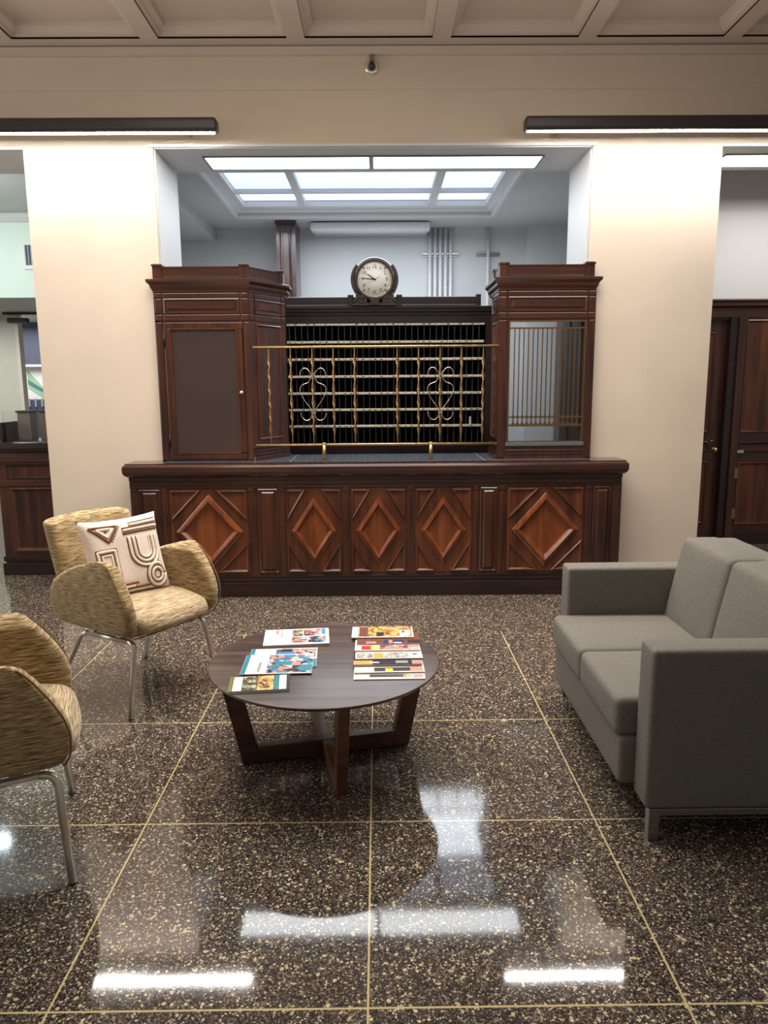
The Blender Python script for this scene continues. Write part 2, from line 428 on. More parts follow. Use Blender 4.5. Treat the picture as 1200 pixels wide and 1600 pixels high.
dr = MB().box(2.6, 3.36, YR+.08, YR+.12, 0.02, 2.19)
door = struct(dr, 'door_1', MAH_V)
struct(MB().box(3.36, 3.43, YR-.005, YR+.12, 0, 2.19).box(2.6, 3.43, YR+.03, YR+.12, 2.17, 2.19), 'door_frame', MAH_D, door)
for nm, z0, z1, mt in (('upper_panel', 1.10, 2.06, MAH_F), ('middle_panel', .915, 1.015, MAH_H), ('lower_panel', .19, .815, MAH_F)):
    struct(MB().loft(rect(2.7, 3.25, z0, z1), [(0, 0), (0, .012), (.01, .018), (.02, .004), (.03, .002)], onfront(YR+.08)), nm, mt, door)
kn = MB().lathe([(0, .06), (.022, .056), (.028, .04), (.022, .026), (.010, .02), (.010, 0.004), (.026, .002), (.026, 0)], (3.315, YR+.08, .93), 'y', 20)
struct(kn, 'door_knob', BRASS, door, label='round brass door knob')
struct(MB().lathe([(0, .012), (.014, .01), (.016, 0)], (3.29, YR+.08, 1.01), 'y', 16), 'keyhole_plate', BRASS_D, door)

# ---- rooms behind the left pillar
struct(MB().box(-8, -2.7, YS, 8.5, 3.45, 3.5), 'ceiling_left_room', WHITEP)
struct(MB().box(-8, -2.7, 8.5, 8.6, 2.56, 3.45), 'wall_left_room', MINT)
struct(MB().loft([(0, 0), (5.3, 0), (5.3, .10), (0, .10)], [(0, 0), (0, .02), (.02, .05), (.03, .04), (.045, .07)], lambda x, y, h: Vector((x-8, 8.5-h, 3.35+y))), 'trim_9', WHITEP)
struct(MB().box(-8, -2.7, 8.6, 13, 2.58, 2.64), 'ceiling_passage', OFFW)
struct(MB().box(-8, -4.93, 10.5, 10.6, 0, 2.58), 'wall_passage', OFFW)
struct(MB().box(-4.965, -4.92, 10.47, 10.6, 0, 2.58), 'trim_10', plain('pale_trim', (222, 214, 204), .5))
struct(MB().box(-8, -2.7, 13, 13.1, 0, 2.7), 'wall_far', plain('far_wall_paint', (190, 192, 196), .6))
struct(MB().box(-2.72, -2.70, YS, 13, 0, 3.5), 'wall_left_room_side', OFFICE)
struct(MB().box(-5.05, -4.2, 10.34, 10.42, 2.55, 2.58), 'trim_11', BLACK)
tag(MB().box(-4.98, -4.72, 10.3, 10.4, 2.44, 2.50).build('door_closer', BLACK, bevel=.006), 'small black box mounted over the passage opening', 'door closer')
bl = thing('window_blind', 'dark slate blue roller blind hanging in the far passage on the left', 'blind', (-5.4, 12.0, 1.9))
part(MB().box(-5.67, -4.9, 11.99, 12.0, 1.92, 2.62), 'blind_cloth', plain('blind_blue', (66, 70, 84), .8), bl)
part(MB().box(-5.67, -4.9, 11.97, 12.01, 1.895, 1.93), 'bottom_bar', plain('pale_bar', (215, 215, 215), .4), bl)
pc = thing('wall_picture', 'framed abstract picture with green and red diagonal bands below the blue blind', 'picture', (-5.35, 12.1, 1.4))
part(MB().box(-5.72, -4.9, 12.1, 12.13, 1.38, 1.90), 'picture_mount', plain('picture_white', (225, 222, 216), .5), pc)
def band(pts, d): return MB().loft(pts, [(0, 0), (0, d)], onfront(12.1))
part(band([(-5.60, 1.55), (-5.38, 1.40), (-5.30, 1.40), (-5.30, 1.50), (-5.60, 1.86)], .002), 'green_band', plain('art_green', (150, 186, 150), .5), pc)
part(band([(-5.60, 1.62), (-5.25, 1.42), (-5.25, 1.47), (-5.60, 1.70)], .004), 'teal_band', plain('art_teal', (84, 118, 124), .5), pc)
part(band([(-5.68, 1.50), (-5.655, 1.50), (-5.655, 1.88), (-5.68, 1.88)], .003), 'red_band', plain('art_red', (200, 110, 100), .5), pc)
# small dark blue bench back with rails under the picture
cb = thing('storage_cabinet', 'dark blue low cabinet with pale uprights under the abstract picture', 'cabinet', (-5.3, 11.9, 0))
part(MB().box(-5.72, -4.9, 11.85, 12.05, 0, 1.385), 'body', plain('cabinet_blue', (66, 70, 92), .6), cb, bevel=.01)
for k in range(4): part(MB().box(-5.60+.10*k, -5.57+.10*k, 11.835, 11.85, 1.27, 1.40), 'upright', plain('pale_upright', (150, 150, 165), .5), cb)

# counter of the left bay, with a glass screen
lc = thing('service_counter', 'mahogany panelled service counter with glass screen behind the left pillar', 'counter', (-2.9, 6.3, 0))
part(MB().box(-3.20, -2.73, 6.22, 6.66, .0, 1.05), 'body', MAH_V, lc)
part(MB().loft([(-3.215, 6.19), (-2.73, 6.19), (-2.73, 6.68), (-3.215, 6.68)], [(0, 1.05), (-.01, 1.06), (-.02, 1.09), (-.01, 1.13), (.01, 1.14)], ident, cap0=True), 'worktop', MAH_D, lc)
part(MB().box(-3.205, -2.73, 6.195, 6.23, .97, 1.05).box(-3.205, -2.73, 6.2, 6.23, .955, .965).box(-3.205, -2.73, 6.2, 6.23, .765, .82), 'moulding', MAH_H, lc, bevel=.006)
part(MB().loft(rect(-3.13, -2.735, .83, .945), SUNK, onfront(6.22)), 'drawer_panel', MAH_H, lc)
part(MB().loft(rect(-3.11, -2.73, .20, .755), [(0, 0), (0, .016), (.012, .022), (.024, .01), (.04, -.004)], onfront(6.22)), 'large_panel', MAH_F, lc)
part(MB().box(-3.215, -2.73, 6.19, 6.23, 0, .105).box(-3.21, -2.73, 6.2, 6.23, .12, .165), 'plinth', MAH_D, lc, bevel=.005)
def glassmat():
    m, nt, N, L, b = newmat('clear_glass'); b.inputs['Transmission Weight'].default_value = 1; b.inputs['Roughness'].default_value = 0
    b.inputs['IOR'].default_value = 1.45; b.inputs['Base Color'].default_value = (.93, .97, .95, 1); return m
GLASS = glassmat()
part(MB().box(-3.12, -2.73, 6.23, 6.236, 1.14, 1.395), 'glass_screen', GLASS, lc)
part(MB().box(-3.145, -3.12, 6.20, 6.65, 1.14, 1.30), 'screen_post', MAH_D, lc)
for i, (x, c) in enumerate(((-3.09, (112, 96, 88)), (-2.90, (112, 92, 78)))):
    tag(MB().box(x, x+.11, 6.42, 6.55, 1.14, 1.375).build('document_box', plain('box_brown_%d' % i, c, .7), bevel=.004),
        ['greyish brown upright box behind the left counter glass screen', 'warm brown upright box behind the glass, closer to the left pillar'][i], 'box')
    tag(MB().box(x-.01, x+.12, 6.41, 6.56, 1.375, 1.39).build('box_lid', BLACK, bevel=.003), ['black lid on the greyish brown box', 'black lid on the warm brown box by the pillar'][i], 'lid')
vt = thing('air_vent', 'white framed wall vent with dark slats on the mint wall', 'vent', (-3.75, 8.5, 3.0))
part(MB().box(-3.86, -3.56, 8.475, 8.5, 2.86, 3.13), 'frame', WHITEP, vt)
part(MB().box(-3.835, -3.58, 8.47, 8.476, 2.90, 3.11), 'recess', plain('vent_dark', (48, 52, 60), .6), vt)
mb = MB()
for k in range(8): mb.box(-3.83+.032*k, -3.82+.032*k, 8.462, 8.472, 2.90, 3.11)
part(mb, 'slats', plain('vent_slat', (140, 146, 150), .5), vt)

# ------------------------------------------------------------------ lamps
BARE = emis('bar_diffuser', (1.0, 0.95, 0.90), 125)
def bar_light(x0, x1, label):
    YL = 5.42; t = thing('bar_light', label, 'wall light', ((x0+x1)/2, YL, 3.33), group='dark linear wall lights')
    part(MB().rbox(((x0+x1)/2, YL, 3.332), ((x1-x0)/2, .055, .044), .022, 4), 'housing', FIXT, t)
    part(MB().box(x0+.02, x1-.02, YL-.011, YL+.011, 3.284, 3.292), 'diffuser', BARE, t)
    for x in (x0+.25, x1-.25): part(MB().box(x-.012, x+.012, YL+.04, YP, 3.342, 3.366), 'wall_bracket', WALL_DIM, t)
bar_light(-3.9, -1.072, 'long dark bar light on the beam above the left pillar')
bar_light(1.016, 3.9, 'long dark bar light on the beam above the right pillar')
PANE = emis('panel_diffuser', (0.93, 0.97, 1.0), 5.6)
def panel_light(x0, x1, label, m=PANE):
    t = thing('panel_light', label, 'ceiling light', ((x0+x1)/2, 6.03, 3.265), group='flat light panels in the opening soffit')
    part(MB().box(x0, x1, 5.88, 6.18, 3.2615, 3.265), 'diffuser', m, t)
    fr = MB().box(x0-.014, x1+.014, 5.866, 5.88, 3.256, 3.265).box(x0-.014, x1+.014, 6.18, 6.194, 3.256, 3.265)
    fr.box(x0-.014, x0, 5.88, 6.18, 3.256, 3.265).box(x1, x1+.014, 5.88, 6.18, 3.256, 3.265)
    part(fr, 'frame', plain('aluminium', (120, 122, 126), .4, .6), t)
panel_light(-1.27, -.05, 'left of the two white light panels in the soffit above the reception')
panel_light(-.014, 1.245, 'right of the two white light panels in the soffit above the reception')
panel_light(2.62, 4.2, 'white light panel in the soffit behind the right pillar')
dl = thing('downlight', 'round recessed downlight in the ceiling of the left room', 'downlight', (-4.25, 7.6, 3.45))
part(MB().lathe([(0, -.005), (.07, -.005), (.07, 0)], (-4.25, 7.6, 3.45)), 'lamp', emis('downlight_lamp', (.80, .93, 1.0), 60), dl)
part(MB().lathe([(.07, -.004), (.075, -.012), (.10, -.010), (.105, 0)], (-4.25, 7.6, 3.45)), 'ring', WHITEP, dl)
ft = thing('fluorescent_light', 'long fluorescent ceiling light wrapped in crinkled clear plastic above the clock', 'ceiling light', (-.07, 8.75, 3.35))
part(MB().box(-.70, .57, 8.62, 8.90, 3.26, 3.35), 'housing', plain('grey_fixture', (176, 178, 180), .5), ft, bevel=.008)
part(MB().rbox((-.065, 8.60, 3.295), (.66, .10, .045), .03, 30, crown=(0, .01, .006)), 'plastic_wrap', plain('plastic_wrap', (222, 226, 230), .18, bump=.9, nscale=18), ft)

# sprinkler on the beam
sp = thing('sprinkler_head', 'small chrome round sprinkler head high on the beam', 'sprinkler', (-.021, YP-.006, 3.80))
part(MB().lathe([(0, .012), (.02, .012), (.024, .022), (.042, .018), (.052, .006), (.054, 0)], (-.021, YP-.006, 3.79), 'y', 32), 'escutcheon', CHROME, sp)
part(MB().box(-.036, -.006, YP-.05, YP-.006, 3.815, 3.862), 'bracket', STEEL, sp, bevel=.004)
part(MB().lathe([(0, -.03), (.018, -.026), (.021, -.01), (.016, .02), (.008, .03), (0, .03)], (-.021, YP-.035, 3.80), 'z', 20), 'sensor', plain('dark_sensor', (52, 36, 40), .3), sp)

# office wall: conduits and mahogany pilaster
for i, x in enumerate((.615, .675, .735, .795, .855)):
    t = MB().tube([(x, YB-.045, 3.35), (x, YB-.045, 1.4)], .019, 12).build('conduit', WHITEP)
    tag(t, 'white vertical conduit pipe, %s in the office wall row of five' % ['leftmost', 'second from left', 'middle one', 'second from right', 'rightmost'][i], 'pipe', 'five conduit pipes side by side')
tag(MB().tube([(1.285, YB-.045, 3.35), (1.285, YB-.045, 1.4)], .019, 12).build('conduit', WHITEP), 'single white conduit pipe standing apart on the right of the office wall', 'pipe')
tag(MB().box(.53, .95, YB-.02, YB, 3.055, 3.075).box(.53, .95, YB-.02, YB, 3.035, 3.042).build('pipe_bracket', STEEL), 'grey bracket strip holding the row of five conduits', 'bracket')
tag(MB().box(1.15, 1.42, YB-.02, YB, 3.055, 3.075).box(1.15, 1.42, YB-.02, YB, 3.035, 3.042).build('pipe_bracket', STEEL), 'grey bracket strip holding the single conduit', 'bracket')
PILW = wood('pilaster_wood', (44, 26, 26), (86, 56, 52), 'Z')
pl = thing('wooden_pilaster', 'tall dark mahogany pilaster rising behind the left booth', 'pilaster', (-.97, 8.55, 0))
part(MB().box(-1.09, -.88, 8.46, YB-.002, 0, 3.345), 'shaft', PILW, pl)
part(MB().loft(rect(-1.05, -.92, 1.2, 3.26), [(0, 0), (0, .006), (.008, .012), (.016, .004), (.03, .002), (.036, .008), (.045, .008)], onfront(8.46)), 'front_panel', PILW, pl)
part(MB().box(-1.10, -.87, 8.45, YB-.001, 3.31, 3.35), 'cap', PILW, pl, bevel=.006)
wd = thing('wardrobe', 'tall dark mahogany cupboard seen through the brass grille window', 'cupboard', (2.28, 8.3, 0))
part(MB().box(2.06, 2.48, 8.2, 8.7, 0, 2.42), 'body', MAH_V, wd)
for z0, z1 in ((.2, .95), (1.05, 2.3)): part(MB().loft(rect(2.12, 2.42, z0, z1), SUNK, onfront(8.2)), 'door_panel', MAH_V, wd)
part(MB().box(2.04, 2.49, 8.17, 8.7, 2.42, 2.47), 'cap', MAH_D, wd, bevel=.008)

# ------------------------------------------------------------------ reception counter
rc_ = thing('reception_counter', 'long mahogany reception counter with raised diamond panels and slate top', 'reception counter', (0, 5.7, 0))
YC = 5.48
part(MB().box(-1.85, 1.82, YC, YP, 0, .93).box(-1.58, 1.55, YP, 6.10, 0, .93), 'body', MAH_V, rc_)
part(MB().loft([(-1.85, YC-.035), (1.82, YC-.035), (1.82, YP-.002), (-1.85, YP-.002)],
     [(.01, .925), (-.005, .93), (-.022, .945), (-.030, .965), (-.030, 1.0), (-.024, 1.012), (-.016, 1.017)], ident, cap0=True), 'nosing', MAH_N, rc_)
part(MB().box(-1.865, 1.835, YC-.045, YC+.03, 1.017, 1.027).box(-1.865, -1.62, YC+.03, YP-.002, 1.017, 1.027).box(1.60, 1.835, YC+.03, YP-.002, 1.017, 1.027), 'worktop_edge', MAH_N, rc_)
part(MB().box(-1.62, 1.60, YC+.03, YP-.002, 1.017, 1.027).box(-1.58, 1.55, YP-.002, 6.10, .93, 1.027), 'worktop', SLATE, rc_)
for x in (-.66, .80): part(MB().box(x-.002, x+.002, YC+.032, 6.09, 1.0262, 1.0271), 'worktop_joint', plain('pale_joint', (150, 156, 162), .5), rc_)
mb = MB().box(-1.853, 1.823, YC-.012, YC+.005, .895, .925).box(-1.851, 1.821, YC-.006, YC+.005, .858, .888)
mb.box(-1.853, 1.823, YC-.012, YC+.005, .842, .852)
part(mb, 'frieze', MAH_H, rc_, bevel=.004)
mb = MB().box(-1.862, 1.832, YC-.02, YC+.005, 0, .115).box(-1.858, 1.828, YC-.012, YC+.005, .12, .145).box(-1.855, 1.825, YC-.007, YC+.005, .15, .165)
part(mb, 'plinth', MAH_D, rc_, bevel=.005)
PX = lambda px, Y=YC: (px-589.5)*0.004777
# pilasters between panels
for a, b in ((203, 213), (251, 261), (386, 398), (434, 443), (533, 545), (634, 646), (737, 747), (777, 790), (914, 925), (957, 971)):
    x0, x1 = PX(a), PX(b); m = MB().box(x0, x1, YC-.008, YC+.002, .165, .845)
    m.box(x0+.004, x1-.004, YC-.014, YC, .812, .842)
    if b-a > 9: m.box((x0+x1)/2-.008, (x0+x1)/2+.008, YC-.013, YC, .18, .80)
    part(m, 'pilaster', MAH_V, rc_, bevel=.003)
for a, b in ((216, 249), (401, 432), (749, 776), (927, 955)):
    part(MB().loft(rect(PX(a), PX(b), .185, .832), [(0, 0), (0, .008), (.008, .014), (.014, .005), (.022, .004), (.034, .013), (.036, .013)], onfront(YC)), 'narrow_panel', MAH_V, rc_)
TRI = [(0, 0), (0, .010), (.006, .017), (.012, .013), (.018, .002), (.030, .001)]
DIA = [(-.012, 0), (-.012, .006), (-.004, .010), (0, .010), (.008, .024), (.016, .026), (.026, .012), (.034, .004), (.05, .003)]
def dpanel(a, b, hw, hh, tw, th, big):
    x0, x1, z0, z1 = PX(a), PX(b), .185, .832; cx, cz = (x0+x1)/2, (z0+z1)/2
    p = part(MB().box(x0, x1, YC-.004, YC+.002, z0, z1), 'diamond_panel', MAH_F, rc_)
    T = onfront(YC-.004); g = .008
    for sx in (-1, 1):
        for sz in (-1, 1):
            X = x0+g if sx < 0 else x1-g; Z = z0+g if sz < 0 else z1-g
            tri = [(X, Z), (X-sx*tw, Z), (X, Z-sz*th)]
            if (tri[1][0]-tri[0][0])*(tri[2][1]-tri[0][1])-(tri[1][1]-tri[0][1])*(tri[2][0]-tri[0][0]) < 0: tri = [tri[0], tri[2], tri[1]]
            MB().loft(tri, TRI if tw > .1 else TRI, T).build('corner_moulding', MAH_F, p, org=ORG[rc_.name])
    d = [(cx+hw, cz), (cx, cz+hh), (cx-hw, cz), (cx, cz-hh)]
    pr = DIA if not big else [(-.012, 0), (-.012, .006), (-.004, .012), (0, .012), (.010, .030), (.020, .032), (.036, .014), (.044, .004), (.06, .003)]
    MB().loft(d, pr, T).build('diamond', MAH_G, p, org=ORG[rc_.name])
dpanel(263, 385, .235, .265, .23, .235, True)
for a, b in ((444, 532), (546, 633), (647, 736)): dpanel(a, b, .155, .235, .145, .24, False)
dpanel(792, 912, .235, .265, .23, .235, True)

# ------------------------------------------------------------------ booths on the counter
YF, ZB = 5.61, 1.027
def booth(name, label, plan, hollow, lo, hi):
    t = thing(name, label, 'booth', ((lo+hi)/2, 5.85, ZB))
    return t
COR = [(0, 2.262), (-.008, 2.266), (-.008, 2.275), (-.020, 2.30), (-.022, 2.315), (-.040, 2.335), (-.040, 2.352), (-.034, 2.355), (.01, 2.356)]
def cornice(t, plan):
    part(MB().loft(plan, COR, ident, cap0=True), 'cornice', MAH_H, t)
    inn = offset_poly(plan, .012)
    part(MB().loft(inn, [(0, 2.356), (-.006, 2.358), (-.006, 2.37), (0, 2.374), (0, 2.435), (-.004, 2.438), (-.004, 2.446), (.04, 2.447), (.045, 2.40)], ident), 'parapet', MAH_H, t)
    return inn
def facemap(p, q, base=0):
    """front face from plan point p to q (left to right as seen): maps (a along, z, h outwards)"""
    p, q = Vector(p), Vector(q); d = (q-p).normalized(); n = Vector((d.y, -d.x))
    return lambda a, z, h: Vector((p.x+d.x*a+n.x*h, p.y+d.y*a+n.y*h, z)), (q-p).length
def face_frame(t, T, w, tag_=''):
    """frieze with rails, blocks and raised panel on a face of width w"""
    b = .055
    m = MB()
    def bx(a0, a1, z0, z1, h): m.box(a0, a1, z0, z1, -.002, h, T=lambda x, y, z: T(x, y, z))
    for z0, z1 in ((2.225, 2.258), (2.062, 2.105)): bx(b+.008, w-b-.008, z0, z1, .006); bx(.004, b, z0, z1, .006); bx(w-b, w-.004, z0, z1, .006)
    bx(.004, b, 2.112, 2.218, .006); bx(w-b, w-.004, 2.112, 2.218, .006)
    part(m, 'frieze', MAH_H, t, bevel=.003)
    part(MB().loft(rect(b+.01, w-b-.01, 2.11, 2.22), [(0, 0), (0, .009), (.008, .012), (.014, .004), (.030, .003), (.036, .009)] if w > .3 else [(0, 0), (0, .009), (.012, .012), (.024, .002)], T), 'frieze_panel', MAH_H, t)
# left booth
planL = [(-1.632, YF), (-.94, YF), (-.718, 5.985), (-.718, 6.09), (-1.58, 6.09), (-1.58, YP-.004), (-1.632, YP-.004)]
planLc = [(-1.632, YF), (-.94, YF), (-.718, 5.985), (-.718, 6.09), (-1.632, 6.09)]
lb = thing('ticket_booth', 'left mahogany booth on the counter with a closed brown glass door', 'booth', (-1.2, 5.8, ZB))
def walls(mb, pts, z0, z1, th=.03):
    for p, q in zip(pts, pts[1:]):
        T, w = facemap(p, q); mb.box(0, w, z0, z1, -th, 0, T=T)
mb = MB(); walls(mb, [(-1.625, YF), (-.94, YF), (-.718, 5.985)], ZB, 2.262)
part(mb, 'body', MAH_V, lb)
part(MB().box(-1.58, -.72, 6.06, 6.09, ZB, 2.262).box(-1.63, -1.60, YF, YP-.004, ZB, 2.262), 'back_panel', MAH_D, lb)
clipL = [(-1.632, YF), (-.94, YF), (-.718, 5.985), (-.718, 6.09), (-1.575, 6.09)]
inn = cornice(lb, [(-1.625, YF), (-.94, YF), (-.718, 5.985), (-.718, 6.09), (-1.575, 6.09), (-1.575, YP-.045), (-1.625, YP-.045)] if False else [(-1.625, YF), (-.94, YF), (-.718, 5.985), (-.718, 6.09), (-1.56, 6.09)])
for (x, y) in ((-1.597, YF+.035), (-.965, YF+.035), (-.755, 5.985)):
    part(MB().loft([(x-.032, y-.032), (x+.032, y-.032), (x+.032, y+.032), (x-.032, y+.032)], [(0, 2.356), (0, 2.445), (-.006, 2.448), (-.006, 2.460), (.006, 2.466)], ident), 'corner_post', MAH_V, lb)
T, w = facemap((-1.625, YF), (-.94, YF)); face_frame(lb, T, w)
dm = MB()
DX0, DX1, DZ0, DZ1 = .062, w-.05, 1.045, 2.048
def ringbox(m, a0, a1, z0, z1, s, h0, h1, T):
    m.box(a0, a1, z0, z0+s, h0, h1, T=T); m.box(a0, a1, z1-s, z1, h0, h1, T=T); m.box(a0, a0+s, z0+s, z1-s, h0, h1, T=T); m.box(a1-s, a1, z0+s, z1-s, h0, h1, T=T)
ringbox(dm, DX0, DX1, DZ0, DZ1, .045, .0, .012, T)
dob = part(dm, 'door', MAH_V, lb, bevel=.003)
g = MB().box(DX0+.045, DX1-.045, DZ0+.045, DZ1-.045, .0, .004, T=T)
g.build('glass_panel', DARKGLASS, dob, org=ORG[lb.name], label='flat brown smoked glass pane')
m = MB(); ringbox(m, DX0+.040, DX1-.040, DZ0+.040, DZ1-.040, .010, .004, .016, T); m.build('glazing_bead', MAH_F, dob, org=ORG[lb.name])
MB().lathe([(0, .03), (.010, .028), (.013, .02), (.009, .012), (.006, .008), (.006, 0)], (-1.01, YF-.012, 1.54), 'y', 20).build('knob', plain('porcelain_knob', (214, 204, 196), .25, .3), dob, org=ORG[lb.name], label='small round pale metal knob')
for z in (1.13, 1.87): MB().tube([(-1.566, YF-.012, z), (-1.566, YF-.012, z+.10)], .006, 8).build('hinge', plain('dark_hinge', (34, 22, 20), .4, .4), dob, org=ORG[lb.name])
for a, b in ((0, .045), (w-.034, w)): part(MB().box(a, b, ZB+.01, 2.05, 0, .006, T=T), 'corner_stile', MAH_V, lb, bevel=.003)
T2, w2 = facemap((-.94, YF), (-.718, 5.985)); face_frame(lb, T2, w2)
part(MB().loft(rect(.075, w2-.07, 1.18, 2.04), SUNK, T2), 'side_panel', MAH_F, lb)
m = MB()
for z0, z1, h in ((ZB, 1.06, .018), (1.065, 1.085, .012), (1.09, 1.11, .008), (1.12, 1.135, .014)): m.box(.0, w2, z0, z1, 0, h, T=T2)
part(m, 'side_plinth', MAH_H, lb, bevel=.003)
# right booth: open behind a brass grille window
rb = thing('ticket_booth', 'right mahogany booth on the counter with an open brass grille window', 'booth', (1.25, 5.8, ZB))
XL, XR = .90, 1.612
T, w = facemap((XL, YF), (XR, YF))
WX0, WX1, WZ0, WZ1 = .075, w-.065, 1.152, 2.048
mb = MB()
mb.box(0, WX0, ZB, 2.262, -.03, 0, T=T); mb.box(WX1, w, ZB, 2.262, -.03, 0, T=T); mb.box(WX0, WX1, ZB, WZ0, -.03, 0, T=T); mb.box(WX0, WX1, WZ1, 2.262, -.03, 0, T=T)
part(mb, 'body', MAH_V, rb)
T2, w2 = facemap((.905, 5.985), (XL, YF))
part(MB().box(0, w2, ZB, 2.262, -.03, 0, T=T2), 'side_wall', MAH_V, rb)
face_frame(rb, T, w); face_frame(rb, T2, w2)
part(MB().loft(rect(.07, w2-.07, 1.18, 2.04), SUNK, T2), 'side_panel', MAH_F, rb)
m = MB()
for z0, z1, h in ((ZB, 1.06, .018), (1.065, 1.085, .012), (1.09, 1.11, .008), (1.12, 1.135, .014)): m.box(.0, w2, z0, z1, 0, h, T=T2)
part(m, 'side_plinth', MAH_H, rb, bevel=.003)
part(MB().box(1.533, 1.553, YF+.002, 6.28, ZB, 2.26).box(1.525, 1.533, YF+.05, 5.70, ZB, 2.26).box(1.525, 1.533, 6.0, 6.05, ZB, 2.26), 'inner_side_wall', wood('booth_lining', (34, 22, 18), (62, 42, 36), 'Z', rough=.6, coat=0), rb)
cornice(rb, [(XL, YF), (XR-.012, YF), (XR-.065, 6.09), (.905, 6.09)])
for (x, y) in ((XL+.032, YF+.035), (XR-.05, YF+.035), (.94, 5.985)):
    part(MB().loft([(x-.032, y-.032), (x+.032, y-.032), (x+.032, y+.032), (x-.032, y+.032)], [(0, 2.356), (0, 2.445), (-.006, 2.448), (-.006, 2.460), (.006, 2.466)], ident), 'corner_post', MAH_V, rb)
for a, b in ((0, .055), (w-.045, w)): part(MB().box(a, b, ZB+.01, 2.05, 0, .006, T=T), 'corner_stile', MAH_V, rb, bevel=.003)
part(MB().loft(rect(.07, w-.06, 1.062, 1.095), [(0, 0), (0, .006), (.004, .008), (.008, -.004)], T), 'slot_panel', MAH_H, rb)
part(MB().box(WX0-.01, WX1+.01, WZ0-.028, WZ0, -.12, .012, T=T), 'window_sill', plain('sill_grey', (92, 96, 98), .2, coat=.4), rb, bevel=.003)
m = MB(); ringbox(m, WX0, WX1, WZ0, WZ1, .010, -.012, .004, T); m.box(WX0, WX0+.008, 2.0, 2.0, 0, 0, T=T)
gw = part(m, 'window_grille', BRASS_D, rb, label='dull brass window grille')
for a, b in ((1.988, 2.0), (1.337, 1.347), (1.272, 1.287)): MB().box(WX0, WX1, a, b, -.01, .002, T=T).build('cross_rail', BRASS_D, gw, org=ORG[rb.name])
nb = 15
for k in range(nb):
    a = WX0+.045+(WX1-WX0-.09)*k/(nb-1)+.0
    m = MB().box(a-.0038, a+.0038, 1.285, 1.99, -.007, .0, T=T)
    for zc in (1.342, 1.29):
        m.loft([(a-.013, zc), (a, zc-.022), (a+.013, zc), (a, zc+.022)], [(0, -.008), (0, .0015)], T)
    m.build('grille_bar', BRASS_D, gw, org=ORG[rb.name])

# ------------------------------------------------------------------ brass rail between the booths
gr = thing('brass_grille', 'brass rail screen with twisted bars and scrolls on the counter', 'grille', (0, 5.585, ZB))
YG = 5.585
def flat_bar(m, z, yy, r=.008, x0=-.915, x1=.897):
    m.tube([(x0, yy, z), (x1, yy, z)], r, 12)
m = MB(); flat_bar(m, 1.866, YG, .0105); part(m, 'top_rail', BRASS, gr)
m = MB(); flat_bar(m, 1.147, YG, .0095); part(m, 'bottom_rail', BRASS, gr)
for x in (-.405, .398):
    part(MB().tube([(x, YG, ZB), (x, YG, 1.15)], .0135, 16).lathe([(0, .012), (.016, .008), (.016, 0)], (x, YG, 1.152)), 'post', BRASS, gr)
def twisted(x, z0, z1, w=.0105, t=.0038, turns=7.0):
    rows = []; n = 80
    for i in range(n+1):
        u = i/n; a = turns*pi*u*1.0+pi/2*0; z = z0+(z1-z0)*u; tw = w*min(1, 6*u+.15, 6*(1-u)+.15)
        c, s_ = cos(a), sin(a)
        rows.append([Vector((x+px*c-py*s_, YG+px*s_+py*c, z)) for px, py in ((-tw, -t), (tw, -t), (tw, t), (-tw, t))])
    m = MB(); V = m.grid(rows, close_v=True); m.b.faces.new(V[0][::-1]); m.b.faces.new(V[-1]); return m
TWB = plain('twisted_brass', (196, 160, 112), .3, 1.0)
for x in (-.80, -.64, -.48, -.325, -.168, .148, .306, .466, .625, .785):
    part(twisted(x, 1.156, 1.857), 'twisted_bar', TWB, gr)
def scroll(cx):
    m = MB()
    for s in (-1, 1):
        P = [(.096, 1.655), (.090, 1.69), (.068, 1.712), (.042, 1.708), (.018, 1.68), (.014, 1.665), (.018, 1.64), (.035, 1.61), (.065, 1.598), (.088, 1.582), (.096, 1.555), (.088, 1.52), (.060, 1.472), (.030, 1.43), (.012, 1.40), (.010, 1.375), (.022, 1.345), (.045, 1.33), (.072, 1.338), (.090, 1.362), (.094, 1.385)]
        pts = []
        for i in range(len(P)-1):
            p0, p1, p2, p3 = P[max(i-1, 0)], P[i], P[i+1], P[min(i+2, len(P)-1)]
            for k in range(4):
                t = k/4; q = [.5*((2*p1[j])+(-p0[j]+p2[j])*t+(2*p0[j]-5*p1[j]+4*p2[j]-p3[j])*t*t+(-p0[j]+3*p1[j]-3*p2[j]+p3[j])*t**3) for j in (0, 1)]
                pts.append((cx+s*q[0], YG-.012, q[1]))
        pts.append((cx+s*P[-1][0], YG-.012, P[-1][1])); m.tube(pts, .0027, 8)
    for z in (1.665, 1.385): m.box(cx-.016, cx+.016, YG-.018, YG+.004, z-.008, z+.008)
    return m
for x in (-.478, .468): part(scroll(x), 'scroll', plain('scroll_brass', (214, 204, 184), .3, 1.0), gr)

